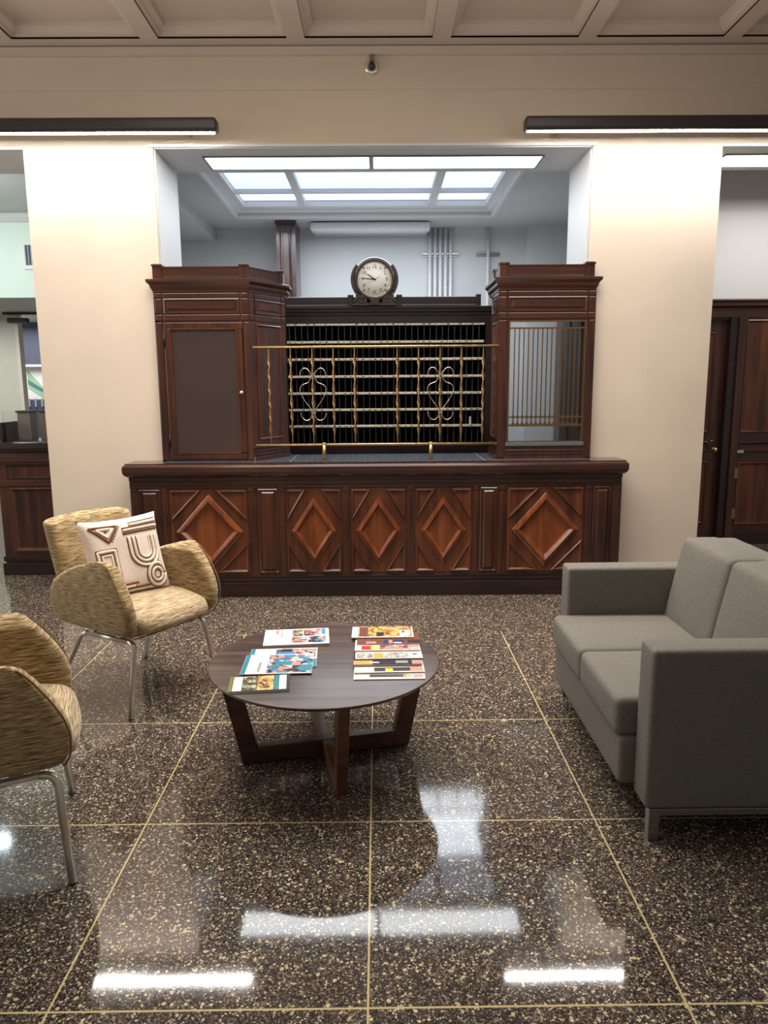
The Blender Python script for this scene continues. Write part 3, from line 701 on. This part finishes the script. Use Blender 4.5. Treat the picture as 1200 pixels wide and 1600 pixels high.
# ------------------------------------------------------------------ pigeonhole rack and clock
YK = 6.90
rk = thing('pigeonhole_rack', 'dark wooden rack of key pigeonholes with brass label strips', 'rack', (0, 7.05, 0))
part(MB().box(-1.10, -1.02, YK-.02, 7.25, .5, 2.20).box(.985, 1.045, YK-.02, 7.25, .5, 2.20).box(-1.10, 1.045, YK-.01, 7.25, 2.135, 2.21), 'case', RACKW, rk)
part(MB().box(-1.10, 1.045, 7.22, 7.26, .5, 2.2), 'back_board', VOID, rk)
part(MB().box(-1.10, 1.045, YK-.03, 7.25, 0, 1.03), 'base', RACKW, rk)
part(MB().loft([(-1.10, YK-.02), (1.045, YK-.02), (1.045, 7.25), (-1.10, 7.25)], [(0, 2.205), (-.004, 2.208), (-.004, 2.222), (-.02, 2.238), (-.02, 2.252), (-.03, 2.262), (-.03, 2.280), (-.02, 2.284)], ident, cap0=True), 'cornice', RACKW, rk)
m = MB().box(-1.10, .93, YK+.0, YK+.10, 2.284, 2.368).box(-1.10, .93, YK-.004, YK+.104, 2.284, 2.300)
for a, b in ((-.262, -.212), (.178, .228), (.895, .94)): m.box(a, b, YK-.01, YK+.11, 2.284, 2.387)
part(m, 'parapet', RACKW, rk, bevel=.005)
ZS = [2.127, 1.970, 1.816, 1.662, 1.510, 1.360, 1.210, 1.050]
def stripmat():
    mm, nt, N, L, b = newmat('label_strip')
    tc = N.new('ShaderNodeTexCoord'); mp = N.new('ShaderNodeMapping'); mp.inputs['Scale'].default_value = (1, 1, 1)
    br = N.new('ShaderNodeTexNoise'); br.inputs['Scale'].default_value = 30; br.inputs['Detail'].default_value = 1
    sx = N.new('ShaderNodeSeparateXYZ'); L.new(tc.outputs['Object'], sx.inputs[0])
    def mt(op, a, c):
        x = N.new('ShaderNodeMath'); x.operation = op
        for i, q in enumerate((a, c)):
            if isinstance(q, float): x.inputs[i].default_value = q
            elif q is not None: L.new(q, x.inputs[i])
        return x.outputs[0]
    fr = mt('FRACT', mt('DIVIDE', mt('ADD', sx.outputs[0], 10.0), .0553), None)
    dash = mt('LESS_THAN', mt('ABSOLUTE', mt('SUBTRACT', fr, .5), None), .20)
    gate = mt('GREATER_THAN', br.outputs['Fac'], .47)
    L.new(tc.outputs['Object'], br.inputs['Vector'])
    f = mt('MULTIPLY', dash, gate)
    x = N.new('ShaderNodeMix'); x.data_type = 'RGBA'; L.new(f, x.inputs[0]); x.inputs[6].default_value = lin((232, 224, 200)); x.inputs[7].default_value = lin((92, 78, 52))
    L.new(x.outputs[2], b.inputs['Base Color']); b.inputs['Metallic'].default_value = .2; b.inputs['Roughness'].default_value = .35
    return mm
LBL = stripmat()
for i, z in enumerate(ZS):
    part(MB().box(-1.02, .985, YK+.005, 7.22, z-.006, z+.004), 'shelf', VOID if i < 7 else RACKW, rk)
    if i < 7:
        s = part(MB().box(-1.02, .975, YK-.006, YK+.006, z-.011, z+.011), 'label_strip', BRASS_L, rk, bevel=.002)
        MB().box(-1.018, .973, YK-.0075, YK-.0055, z-.0045, z+.0045).build('label_inserts', LBL, s, org=ORG[rk.name])
DIV = plain('divider_grey', (62, 60, 62), .5)
for k in range(1, 36):
    x = -1.02+k*(2.005/36)
    part(MB().box(x-.0022, x+.0022, YK+.008, 7.22, 1.05, 2.127), 'divider', DIV, rk)
tag(MB().box(.852, .866, YK+.02, YK+.14, 1.216, 1.29).build('key_card', plain('white_card', (225, 225, 220), .5)), 'small white card standing in a pigeonhole near the right end', 'card')

ck = thing('clock', 'round wooden clock with white dial standing on the rack, showing quarter to ten', 'clock', (-.018, YK+.05, 2.29))
CX, CY, CZ = -.018, YK-.03, 2.512
CLW = wood('clock_wood', (40, 28, 26), (72, 52, 46), 'X')
m = MB().lathe([(.150, .03), (.152, .045), (.162, .050), (.180, .045), (.190, .025), (.193, 0), (.190, -.08), (0, -.08)], (CX, CY, CZ), 'y', 64)
part(m, 'case', CLW, ck)
for s in (-1, 1):   # side cheeks with pointed shoulders
    m = MB()
    prof = []
    for k in range(13):
        a = radians(38-100*k/12); prof.append((CX+s*.186*cos(a), CZ+.186*sin(a)))
    outp = []
    for k in range(13):
        a = radians(38-100*k/12); rr = .207+.006*sin(pi*k/12); outp.append((CX+s*rr*cos(a), CZ+rr*sin(a)))
    for k in range(12):
        a, b, c, d = prof[k], prof[k+1], outp[k+1], outp[k]
        vs = [Vector((p[0], CY-.04, p[1])) for p in (a, b, c, d)]+[Vector((p[0], CY+.06, p[1])) for p in (a, b, c, d)]
        v = [m.b.verts.new(p) for p in vs]
        for f in ((0, 1, 2, 3), (4, 7, 6, 5), (0, 3, 7, 4), (1, 5, 6, 2), (3, 2, 6, 7), (0, 4, 5, 1)): m.b.faces.new([v[i] for i in f])
    part(m, 'cheek', CLW, ck)
m = MB().box(CX-.038, CX+.038, CY-.055, CY+.05, 2.290, 2.352)
for k in range(5): m.box(CX-.034+.015*k, CX-.026+.015*k, CY-.062, CY-.05, 2.295, 2.348)
m.box(CX-.20, CX+.20, CY-.045, CY+.06, 2.284, 2.305)
for s in (-1, 1):
    m.tube([(CX+s*(.12+.045*cos(t)*(1-t/14)), CY-.045, 2.335+.032*sin(t)*(1-t/14)) for t in [i*.35 for i in range(32)]], .006, 8)
    m.box(CX+s*.12-.05, CX+s*.12+.05, CY-.04, CY+.05, 2.29, 2.355)
    m.tube([(CX+s*.20, CY-.04, 2.31), (CX+s*.165, CY-.04, 2.33), (CX+s*.16, CY-.04, 2.37), (CX+s*.155, CY-.04, 2.40)], .01, 8)
    for k in range(5):
        a = radians(-128-6*k) if s < 0 else radians(-52+6*k)
        m.tube([(CX+.165*cos(a), CY-.05, CZ+.165*sin(a)), (CX+.205*cos(a), CY-.045, CZ+.205*sin(a))], .003, 6)
part(m, 'carved_base', CLW, ck)
part(MB().lathe([(0, .030), (.151, .030), (.151, .028)], (CX, CY, CZ), 'y', 64), 'dial', plain('dial_white', (226, 222, 210), .5), ck)
part(MB().lathe([(.146, .031), (.148, .040), (.154, .044), (.156, .036), (.156, .03)], (CX, CY, CZ), 'y', 64), 'bezel', plain('bezel', (215, 205, 185), .25, .7), ck)
INK = plain('dial_ink', (34, 30, 30), .5)
def text_mesh(txt, size, loc, parent, name, org, mat, rot=(pi/2, 0, 0), align='CENTER', ext=.0006):
    cu = bpy.data.curves.new('t', 'FONT'); cu.body = txt; cu.size = size; cu.align_x = align; cu.align_y = 'CENTER'; cu.extrude = ext
    to = bpy.data.objects.new('t', cu); COL.objects.link(to); to.location = Vector(loc)-Vector(org); to.rotation_euler = rot
    bpy.context.view_layer.update()
    dg = bpy.context.evaluated_depsgraph_get(); me = bpy.data.meshes.new_from_object(to.evaluated_get(dg))
    me.transform(to.matrix_world); bpy.data.objects.remove(to); bpy.data.curves.remove(cu)
    me.materials.clear(); me.materials.append(mat)
    o = bpy.data.objects.new(name, me); COL.objects.link(o); o.parent = parent; return o
for h in range(1, 13):
    a = radians(90-30*h); text_mesh(str(h), .042, (CX+.108*cos(a), CY-.031, CZ+.108*sin(a)), ck, 'numeral', ORG[ck.name], INK)
m = MB()
for k in range(60):
    a = radians(6*k); m.tube([(CX+.128*cos(a), CY-.031, CZ+.128*sin(a)), (CX+.131*cos(a), CY-.031, CZ+.131*sin(a))], .0008, 4)
part(m, 'minute_track', INK, ck)
for nm, ang, ln, r in (('hour_hand', 145, .078, .0055), ('minute_hand', 175, .105, .0042), ('second_hand', 207, .085, .0014)):
    a = radians(ang); bk = .012 if nm != 'second_hand' else .045
    part(MB().tube([(CX-bk*cos(a), CY-.035, CZ-bk*sin(a)), (CX+ln*cos(a), CY-.035, CZ+ln*sin(a))], [r, r*.6], 8), nm, INK, ck)
m = MB()
for d in (45, 135, 225, 315):
    a = radians(d); m.tube([(CX+.125*cos(a), CY-.046, CZ+.125*sin(a)), (CX+.158*cos(a), CY-.05, CZ+.158*sin(a))], .004, 8)
part(m, 'glass_clips', INK, ck)

# ------------------------------------------------------------------ armchairs
CH_F = fabric('chair_fabric', (96, 74, 40), (154, 130, 88), (200, 178, 134), (16, 16, 260))
CH_S = fabric('chair_seat_fabric', (112, 92, 64), (168, 146, 112), (208, 192, 160), (240, 15, 240))
def interp(T, x):
    if x <= T[0][0]: return T[0][1]
    for (a, p), (b, q) in zip(T, T[1:]):
        if x <= b: return p+(q-p)*(x-a)/(b-a)
    return T[-1][1]
def make_chair(label, loc, rz):
    t = thing('armchair', label, 'armchair', loc, rz, local=True, group='tweed armchairs around the round table')
    # U-shaped shell: u runs left arm -> bottom -> right arm
    SIDE = [(.380, .0), (.380, .12), (.382, .20), (.388, .25), (.405, .283), (.44, .302), (.49, .310), (.55, .314), (.61, .314), (.67, .311), (.72, .306), (.75, .302), (.765, .300)]
    FF = [(.38, .30), (.40, .31), (.45, .330), (.52, .335), (.58, .318), (.64, .286), (.70, .245), (.735, .215), (.755, .19), (.765, .165)]
    FB = [(.38, -.25), (.40, -.262), (.45, -.282), (.52, -.286), (.58, -.272), (.63, -.238), (.68, -.16), (.72, -.06), (.75, .05), (.765, .12)]
    sm = []
    S = [(p[1], p[0]) for p in SIDE]
    for i in range(len(S)-1):
        for k in range(3):
            u = k/3; sm.append((S[i][0]*(1-u)+S[i+1][0]*u, S[i][1]*(1-u)+S[i+1][1]*u))
    sm.append(S[-1])
    full = [(-l, z) for l, z in reversed(sm)]+[(l, z) for l, z in sm[1:]]
    th = .084; n = len(full); nf = 22
    rows = []
    for i, (l, z) in enumerate(full):
        a = Vector(full[max(i-1, 0)]); b = Vector(full[min(i+1, n-1)]); d = (b-a).normalized(); nr = Vector((-d.y, d.x))   # inward normal
        f0, f1 = interp(FB, z), interp(FF, z)
        tz = th*min(1.0, max(.35, (.765-z)/.04+.35)) if z > .5 else th
        ring = []; N_ = 28; cl = (f0+f1)/2; hl = (f1-f0)/2; r = tz/2
        for k in range(N_):           # stadium section in (f, thickness)
            an = 2*pi*k/N_; cx_, sn = cos(an), sin(an)
            ex = (abs(cx_)**.22)*(1 if cx_ > 0 else -1); ey = (abs(sn)**.7)*(1 if sn > 0 else -1)
            f = cl+ex*hl; o = r+ey*r
            p = Vector((l, z))+nr*o
            ring.append(Vector((f, p.x, p.y)))
        rows.append(ring)
    m = MB(); V = m.grid(rows, close_v=True); m.b.faces.new(V[0][::-1]); m.b.faces.new(V[-1])
    part(m, 'shell', CH_F, t)
    # piping seam along the outer edge of the shell front
    for s in (0, 1):
        pts = [Vector((interp(FF, z)-.012, l+(0 if s == 0 else 0), z)) for l, z in full]
    pm = MB(); pts = []
    for i, (l, z) in enumerate(full):
        if z > .75: continue
        a = Vector(full[max(i-1, 0)]); b = Vector(full[min(i+1, n-1)]); d = (b-a).normalized(); nr = Vector((-d.y, d.x)); p = Vector((l, z))+nr*.006
        pts.append((interp(FF, z)-.004, p.x, p.y))
    pm.tube(pts, .0035, 6); part(pm, 'piping', plain('piping_brown', (122, 100, 66), .9), t)
    # seat cushion: bulging nose that drops over the front
    def TS(x, y, z):
        w = 1-.10*max(0, (x-.10)/.25)
        zz = z-.030*max(0, (x-.12)/.22)**2-.012*max(0, (-x)/.25)
        return Vector((x, y*w, zz))
    part(MB().rbox((.040, 0, .468), (.300, .245, .048), .044, 14, crown=(.020, .004, .014), T=TS), 'seat', CH_S, t)
    # backrest
    def TB(x, y, z):      # local: x thickness, y width, z height 0..1
        h = z; f = -.235-.155*h+.02*h*h; wd_ = 1+.03*h-.10*max(0, h-.80)/.2*0
        rec = .045*(y/.27)**2
        return Vector((f+x+rec, y*wd_, .44+h*.475))
    part(MB().rbox((0, 0, .5), (.052, .250, .5), .05, 14, crown=(.012, 0, .03), T=lambda x, y, z: TB(x, y*(1-.0*z), z)), 'backrest', CH_F, t)
    # tubular legs
    for s in (-1, 1):
        yl = s*.225; yf = s*.295; R_ = .0138
        def bend(p, q, r_, n_=6, d=.05):
            p, q, r_ = Vector(p), Vector(q), Vector(r_); a = q+(p-q).normalized()*d; b = q+(r_-q).normalized()*d
            return [a*(1-u)**2+q*2*u*(1-u)+b*u*u for u in [k/n_ for k in range(n_+1)]]
        F, TF, TBk, B = (.300, yf, .006), (.275, yl, .362), (-.13, yl, .350), (-.300, yf, .006)
        bf = bend(F, TF, TBk); bb = bend(TF, TBk, B)
        part(MB().tube([Vector(F)]+bf, R_, 12), 'leg', CHROME, t); part(MB().tube(bb+[Vector(B)], R_, 12), 'leg', CHROME, t)
        part(MB().tube([bf[-1], bb[0]], R_, 12), 'side_rail', CHROME, t)
        for q in (F, B): part(MB().tube([(q[0], q[1], 0), (q[0], q[1], .008)], .0135, 12), 'foot_cap', BLACK, t)
    for x in (.16, -.05): part(MB().box(x-.02, x+.02, -.23, .23, .362, .378), 'cross_bar', STEEL, t)
    return t
A1 = radians(-33); C1 = (-1.300, 3.79, 0)
chair_a = make_chair('beige tweed armchair beside the counter, holding the patterned pillow', C1, A1)
chair_b = copy_tree(chair_a); chair_b['label'] = 'beige tweed armchair without a pillow, nearest the camera on the left, cut by the frame'
chair_b.location = (-1.395, 2.34, 0); chair_b.rotation_euler = (0, 0, radians(22.2))

# pillow leaning in the far armchair
def pillow():
    S_ = .215
    pt = thing('throw_pillow', 'square cream pillow with tufted brown geometric pattern on the armchair', 'pillow', (0, 0, 0), local=True)
    def P(u, v, side):
        # u, v in -1..1; pointed corners, pinched edges
        e = 1-.075*(1-u*u)*(abs(v)**3); f = 1-.075*(1-v*v)*(abs(u)**3)
        bul = .062*((1-u**4)*(1-v**4))**.55
        fold = .008*sin(5*u+2*v)*(1-u*u)*(1-v*v)
        return Vector((u*f*S_, (-bul-fold*.5 if side > 0 else bul), v*e*S_))
    n = 28; m = MB()
    for sd in (1, -1):
        m.grid([[P(-1+2*i/n, -1+2*j/n, sd) for j in range(n+1)] for i in range(n+1)])
    part(m, 'cover', plain('pillow_cloth', (226, 212, 200), .9, noise=.08, nscale=140, bump=.2, spec=.2), pt)
    def line(m, pts, r, lift=.0):
        out = []
        for (a, b), (c, d) in zip(pts, pts[1:]):
            k = max(1, int(math.hypot(c-a, d-b)/.06))
            for i in range(k): out.append((a+(c-a)*i/k, b+(d-b)*i/k))
        out.append(pts[-1]); m.tube([P(u, v, 1)+Vector((0, -lift, 0)) for u, v in out], r, 7)
    tuft, brown = MB(), MB()
    def U(cx, top, w, bot):   # U shaped arch
        k = [(cx-w, top)]+[(cx-w*cos(t), bot-(w*1.0)*sin(t)) for t in [pi*i/12 for i in range(13)]]+[(cx+w, top)]
        return k
    for w, mm, r in ((.40, brown, .0030), (.36, tuft, .0075), (.29, brown, .0025), (.25, tuft, .0075), (.19, brown, .0025), (.155, tuft, .005)): line(mm, U(.42, .42, w, .02), r, .001)
    for z_, mm, r in ((.80, brown, .0026), (.73, tuft, .0085), (.66, brown, .0045), (.60, tuft, .008), (.52, brown, .006)): line(mm, [(-.05 if z_ < .7 else .15, z_), (.90, z_+.04)], r, .001)
    for q, mm, r in (((-.80, -.28, .20), brown, .003), ((-.755, -.325, .155), tuft, .0085), ((-.70, -.38, .10), brown, .0028), ((-.655, -.425, .055), tuft, .006)):
        a, b, top = q; line(mm, [(a, -.40), (a, top), (b, top), (b, -.55)], r, .001)
    tri = [(-.82, .78), (-.15, .76), (-.42, .36)]; line(brown, tri+[tri[0]], .006, .001); tri2 = [(-.66, .71), (-.28, .70), (-.43, .48)]; line(tuft, tri2+[tri2[0]], .0085, .001); line(brown, [(-.47, .64), (-.43, .64)], .006, .002)
    for k in range(7):
        u0 = -.15-.27*k/7; v0 = .76-.40*k/7; line(brown, [(u0, v0), (u0+.06, v0-.04)], .003, .001)
    for rr, mm, r in ((.34, brown, .003), (.285, tuft, .009), (.215, brown, .003), (.165, tuft, .008), (.10, brown, .0028)):
        line(mm, [(.62+rr*.85*cos(t), -.60+rr*sin(t)) for t in [2*pi*i/20 for i in range(21)]], r, .001)
    for (a, b, z_), mm, r in (((-.7, .1, -.72), brown, .006), ((-.75, .0, -.79), tuft, .008), ((-.5, .38, -.84), brown, .005), ((-.6, .45, -.90), tuft, .007)): line(mm, [(a, z_), (b, z_)], r, .001)
    part(tuft, 'tufted_lines', plain('pillow_tuft', (236, 224, 206), .95, noise=.1, nscale=200, bump=.6), pt)
    part(brown, 'brown_lines', plain('pillow_brown', (116, 76, 48), .95), pt)
    return pt
pw = pillow()
# pillow frame: its -Y side is the patterned face
fwd = Vector((cos(A1), sin(A1), 0)); lft = Vector((-sin(A1), cos(A1), 0))
pw_dir = radians(-90+0)
rotz = A1+radians(90)-radians(14)
pw.rotation_euler = (radians(-19), radians(-1), rotz)
pw.location = Vector(C1)+fwd*(-.045)+lft*(.0)+Vector((0, 0, .712))
pw.rotation_mode = 'XYZ'

# ------------------------------------------------------------------ sofa
sf = thing('sofa', 'grey two-seat sofa with square arms and steel legs on the right', 'sofa', (1.3, 3.0, 0))
SX0, SX1, SY0, SY1 = .925, 1.74, 2.37, 3.63
for nm, y0, y1 in (('armrest', SY0, SY0+.13), ('armrest', SY1-.13, SY1)):
    part(MB().rbox(((SX0+SX1)/2, (y0+y1)/2, .412), ((SX1-SX0)/2, .065, .292), .016, 8, crown=(.003, .003, .004)), nm, SOFAF, sf)
part(MB().rbox((1.29, 3.0, .235), (.42, .500, .095), .02, 8), 'seat_rail', SOFAF, sf)
for y in (2.752, 3.248):
    part(MB().rbox((1.165, y, .400), (.312, .246, .075), .026, 12, crown=(.006, .002, .012)), 'seat_cushion', SOFAF, sf)
def TBk(x, y, z): return Vector((x+(z-.45)*.20, y, z))
for y in (2.752, 3.248):
    part(MB().rbox((1.475, y, .655), (.085, .246, .205), .026, 12, crown=(.014, .002, .008), T=TBk), 'back_cushion', SOFAF, sf)
part(MB().rbox((1.655, 3.0, .50), (.075, .500, .355), .022, 8), 'back_frame', SOFAF, sf)
for x in (SX0+.035, SX1-.035):
    for y in (SY0+.02, SY1-.02):
        part(MB().box(x-.019, x+.019, y-.019, y+.019, 0, .122), 'leg', STEEL, sf, bevel=.002)
for y in (SY0+.02, SY1-.02): part(MB().box(SX0+.05, SX1-.05, y-.019, y+.019, .096, .122), 'base_rail', STEEL, sf, bevel=.002)

# ------------------------------------------------------------------ coffee table
TC = Vector((-.235, 3.035, 0)); ZT = .430
tb = thing('coffee_table', 'round dark brown coffee table with crossed wooden legs', 'coffee table', tuple(TC))
part(MB().lathe([(0, ZT-.024), (.455, ZT-.024), (.482, ZT-.016), (.492, ZT-.006), (.490, ZT-.001), (.486, ZT), (0, ZT)], tuple(TC), 'z', 96), 'tabletop', TABLEW, tb)
zt = ZT-.024
for idx, ang in enumerate((13, 103)):
    a = radians(ang); d = Vector((cos(a), sin(a), 0)); nn = Vector((-sin(a), cos(a), 0))
    def TL(r, y, z): return TC+d*r+nn*y+Vector((0, 0, z))
    th2 = .0225
    for s in (-1, 1):
        P = [(.365, 0), (.452, zt), (.375, zt), (.302, .074), (.302, 0)]
        m = MB(); poly = [(s*r, z) for r, z in P]
        if s < 0: poly = poly[::-1]
        f0 = [m.b.verts.new(TL(r, -th2, z)) for r, z in poly]; f1 = [m.b.verts.new(TL(r, th2, z)) for r, z in poly]
        m.b.faces.new(f0[::-1]); m.b.faces.new(f1)
        for i in range(len(poly)): m.b.faces.new((f0[i], f0[(i+1) % len(poly)], f1[(i+1) % len(poly)], f1[i]))
        part(m, 'leg', WALNUT, tb, bevel=.003)
    m = MB()
    if idx == 0: m.box(-.302, .302, -th2, th2, .004, .074, T=TL)
    else: m.box(-.302, -th2, -th2, th2, .002, .072, T=TL); m.box(th2, .302, -th2, th2, .002, .072, T=TL)
    part(m, 'base_bar', WALNUT, tb, bevel=.003)
m = MB()
for ang in (13, 103):
    a = radians(ang); d = Vector((cos(a), sin(a), 0)); nn = Vector((-sin(a), cos(a), 0))
    m.box(-.38, .38, -.02, .02, zt-.018, zt, T=lambda r, y, z: TC+d*r+nn*y+Vector((0, 0, z)))
part(m, 'top_brace', WALNUT, tb)

# ------------------------------------------------------------------ magazines
def photo(name, cols, scale=22):
    if name in MC: return MC[name]
    m, nt, N, L, b = newmat(name)
    tc = N.new('ShaderNodeTexCoord'); v = N.new('ShaderNodeTexVoronoi'); v.inputs['Scale'].default_value = scale
    nz = N.new('ShaderNodeTexNoise'); nz.inputs['Scale'].default_value = scale; L.new(tc.outputs['Object'], nz.inputs['Vector'])
    ad = N.new('ShaderNodeVectorMath'); ad.operation = 'MULTIPLY_ADD'; ad.inputs[1].default_value = (.05, .05, .05)
    L.new(nz.outputs['Color'], ad.inputs[0]); L.new(tc.outputs['Object'], ad.inputs[2]); L.new(ad.outputs[0], v.inputs['Vector'])
    s = N.new('ShaderNodeSeparateColor'); L.new(v.outputs['Color'], s.inputs[0])
    r = N.new('ShaderNodeValToRGB'); e = r.color_ramp.elements; r.color_ramp.interpolation = 'CONSTANT'
    e[0].color = lin(cols[0]); e[0].position = 0; e[1].position = 1/len(cols); e[1].color = lin(cols[1])
    for i, c in enumerate(cols[2:]): k = e.new((i+2)/len(cols)); k.color = lin(c)
    L.new(s.outputs[0], r.inputs['Fac']); L.new(r.outputs['Color'], b.inputs['Base Color']); b.inputs['Roughness'].default_value = .3
    MC[name] = m; return m
def colr(c): return plain('ink_%d_%d_%d' % c, c, .32)
PAPER = plain('paper_edge', (214, 208, 200), .6)
def magazine(name, label, cx, cy, z, wd_, dp, rot, base, blocks, t=.005, tilt=0, group=None):
    o = thing(name, label, 'magazine', (cx, cy, z), radians(rot), group=group, local=True)
    o.rotation_euler = (radians(tilt), 0, radians(rot))
    part(MB().box(-wd_/2, wd_/2, -dp/2, dp/2, 0, t-.0006), 'pages', PAPER, o)
    mats = [base]; m = MB().box(-wd_/2-.001, wd_/2+.001, -dp/2-.001, dp/2+.001, t-.0006, t)
    c = m.build('cover', mats, o)
    grp = {}
    for b in blocks: grp.setdefault(b[4].name, (b[4], []))[1].append(b)
    mm = MB(); ml = []
    for k, (mt, bs) in grp.items():
        ml.append(mt)
        for (u0, v0, u1, v1, _) in bs:
            lay = .0002+.0002*blocks.index((u0, v0, u1, v1, _))/max(1, len(blocks))
            mm.box(-wd_/2+u0*wd_, -wd_/2+u1*wd_, -dp/2+v0*dp, -dp/2+v1*dp, t, t+lay, mi=len(ml)-1)
    if blocks: mm.build('print', ml, c)
    return o, c
def letters(c, txt, size, x, y, t, rot, mat):
    return text_mesh(txt, size, (x, y, t+.0006), c, 'lettering', (0, 0, 0), mat, rot=(0, 0, radians(rot)), ext=.0002)
WH = colr((226, 222, 216)); BLU = colr((58, 130, 196)); TEAL = colr((40, 128, 150)); RED = colr((206, 44, 44)); YEL = colr((226, 206, 60))
NAVY = colr((40, 48, 104)); GRN = colr((112, 118, 60)); DK = colr((40, 38, 42)); PK = colr((210, 140, 130)); GY = colr((150, 152, 156)); ORG_ = colr((214, 160, 84)); BR = colr((112, 66, 54)); LB = colr((170, 196, 206))
ph_food = photo('print_food', [(214, 168, 96), (196, 142, 74), (150, 96, 56), (228, 196, 136), (96, 66, 48)], 60)
ph_people = photo('print_people', [(206, 150, 132), (60, 60, 70), (222, 206, 198), (150, 60, 62), (96, 110, 140)], 55)
ph_blue = photo('print_blue', [(44, 44, 50), (66, 110, 150), (180, 186, 190), (70, 130, 156), (200, 140, 120)], 40)
ph_street = photo('print_street', [(150, 160, 168), (196, 190, 176), (96, 100, 106), (210, 208, 200), (184, 168, 136)], 60)
ph_green = photo('print_green', [(96, 104, 72), (196, 190, 176), (90, 60, 62), (150, 170, 120), (60, 56, 58)], 60)
zt_ = ZT
# left group
magazine('brochure', 'white brochure with small photos and a blue tab at the back left of the table', -.386, 3.305, zt_, .298, .212, 5, WH,
   [(.17, .68, .22, .95, PK), (.43, .50, .60, .93, ph_green), (.43, .10, .66, .46, ph_people), (.61, .52, .88, .95, ph_people), (.68, .08, .95, .48, ph_blue), (.89, .60, .95, .97, BLU),
    (.26, .40, .28, .90, GY), (.33, .30, .36, .92, LB), (.08, .15, .13, .2, GY)], t=.010)
o, c = magazine('brochure', 'teal edged brochure with a blue jacket photo, under the front teal one', -.418, 3.052, zt_, .290, .222, 3, WH,
   [(0, 0, .06, 1, TEAL), (.38, .50, .98, .96, ph_people), (.40, .60, .66, .82, BLU), (.46, .80, .62, .97, DK), (.95, .0, 1, .4, TEAL)], t=.004)
magazine('brochure', 'teal edged brochure with a photo of a person in blue, on top of another', -.428, 2.970, zt_+.0045, .290, .214, 2, WH,
   [(0, 0, .065, 1, TEAL), (.35, .03, 1.0, .97, ph_blue), (.45, .42, .72, .62, TEAL), (.70, .40, .82, .58, PK), (.82, .12, .98, .42, TEAL), (.22, .1, .26, .6, GY)], t=.004, tilt=0)
magazine('booklet', 'small dark edged booklet with yellow green strip at the front left of the table', -.476, 2.766, zt_, .236, .150, 6, DK,
   [(0, .0, .06, 1, GRN), (.07, .03, .22, .97, WH), (.23, .03, .46, .97, ph_green), (.47, .03, .74, .97, ph_food), (.75, .03, .82, .97, TEAL), (.83, .03, .95, .97, WH)], t=.009)
# right group: seven overlapping magazines, nearest one lowest
GRP = 'magazines fanned on the right side of the table'
LABS = [
 ('food magazine with pale blue end, topmost and furthest of the right-hand fan', -.0, WH, [(0, 0, .12, 1, LB), (.10, .06, .985, .99, ph_food), (.12, .08, .26, .95, BR), (.78, .10, .94, .60, WH), (.82, .40, .86, .56, DK), (.36, .5, .42, .85, YEL), (.40, .12, .52, .45, DK)]),
 ('red brown magazine with blue patches, second from back in right-hand fan', .0, BR, [(.05, .02, .12, .98, BR), (.14, .04, .30, .20, PK), (.42, .06, .50, .30, NAVY), (.50, .04, .56, .30, PK), (.56, .12, .74, .34, NAVY), (.58, .04, .70, .12, WH), (.8, .05, 1, .3, DK)]),
 ('magazine with red block and yellow oval, third from back in right-hand fan', .0, WH, [(.10, .04, .26, .36, RED), (.24, .10, .38, .30, YEL), (.38, .04, .98, .4, ph_people), (.82, .22, .99, .4, PK), (.46, .05, .74, .22, PK)]),
 ('pale blue and orange magazine with a white label, middle of the right-hand fan', .0, WH, [(.02, .03, .26, .45, ph_street), (.27, .03, .42, .45, ORG_), (.43, .03, .80, .45, ph_street), (.81, .10, .96, .45, WH), (.86, .25, .93, .33, DK)]),
 ('dark grey magazine with orange end, third from front in right-hand fan', .0, DK, [(.0, .02, .28, .3, ORG_), (.24, .12, .38, .2, WH), (.62, .10, .80, .28, GY), (.86, .03, 1.0, .3, PK)]),
 ('white magazine with yellow star shape, second from front in right-hand fan', .0, WH, [(.28, .05, .98, .28, DK), (.44, .03, .55, .22, YEL), (.80, .03, .98, .3, PK), (.04, .03, .26, .3, WH)]),
 ('white and black magazine, nearest and lowest of the right-hand fan', .0, WH, [(.22, .10, .75, .25, DK), (.70, .12, .82, .22, ORG_), (.84, .08, .98, .24, PK)]),
]
FE = [3.262, 3.175, 3.095, 2.995, 2.925, 2.860, 2.805]
XC = [.014, .040, .034, .038, .032, .038, .038]
t_ = .0042
for i in range(6, -1, -1):
    lab, _, base, bl_ = LABS[i]; k = 6-i
    dpth = .19; tl = 0 if k == 0 else -min(k, 2)*1.9
    cy = FE[i]+dpth/2*cos(radians(tl)); rise = math.sin(radians(-tl))*dpth
    z0 = zt_ if k == 0 else zt_+.0006
    # centre height so that the far edge touches the table and the near edge lies on the next one
    magazine('magazine', lab, XC[i], cy, z0+rise/2, .286, dpth, .7+(.6 if i % 2 else -.4), base, bl_, t=t_, tilt=tl, group=GRP)
o_top = [o for o in bpy.data.objects if o.name.startswith('magazine') and 'topmost' in o.get('label', '')][0]
cv = [c for c in o_top.children if c.name.startswith('cover')][0]

# clean helper data
for o in bpy.data.objects:
    if '_o' in o.keys(): del o['_o']
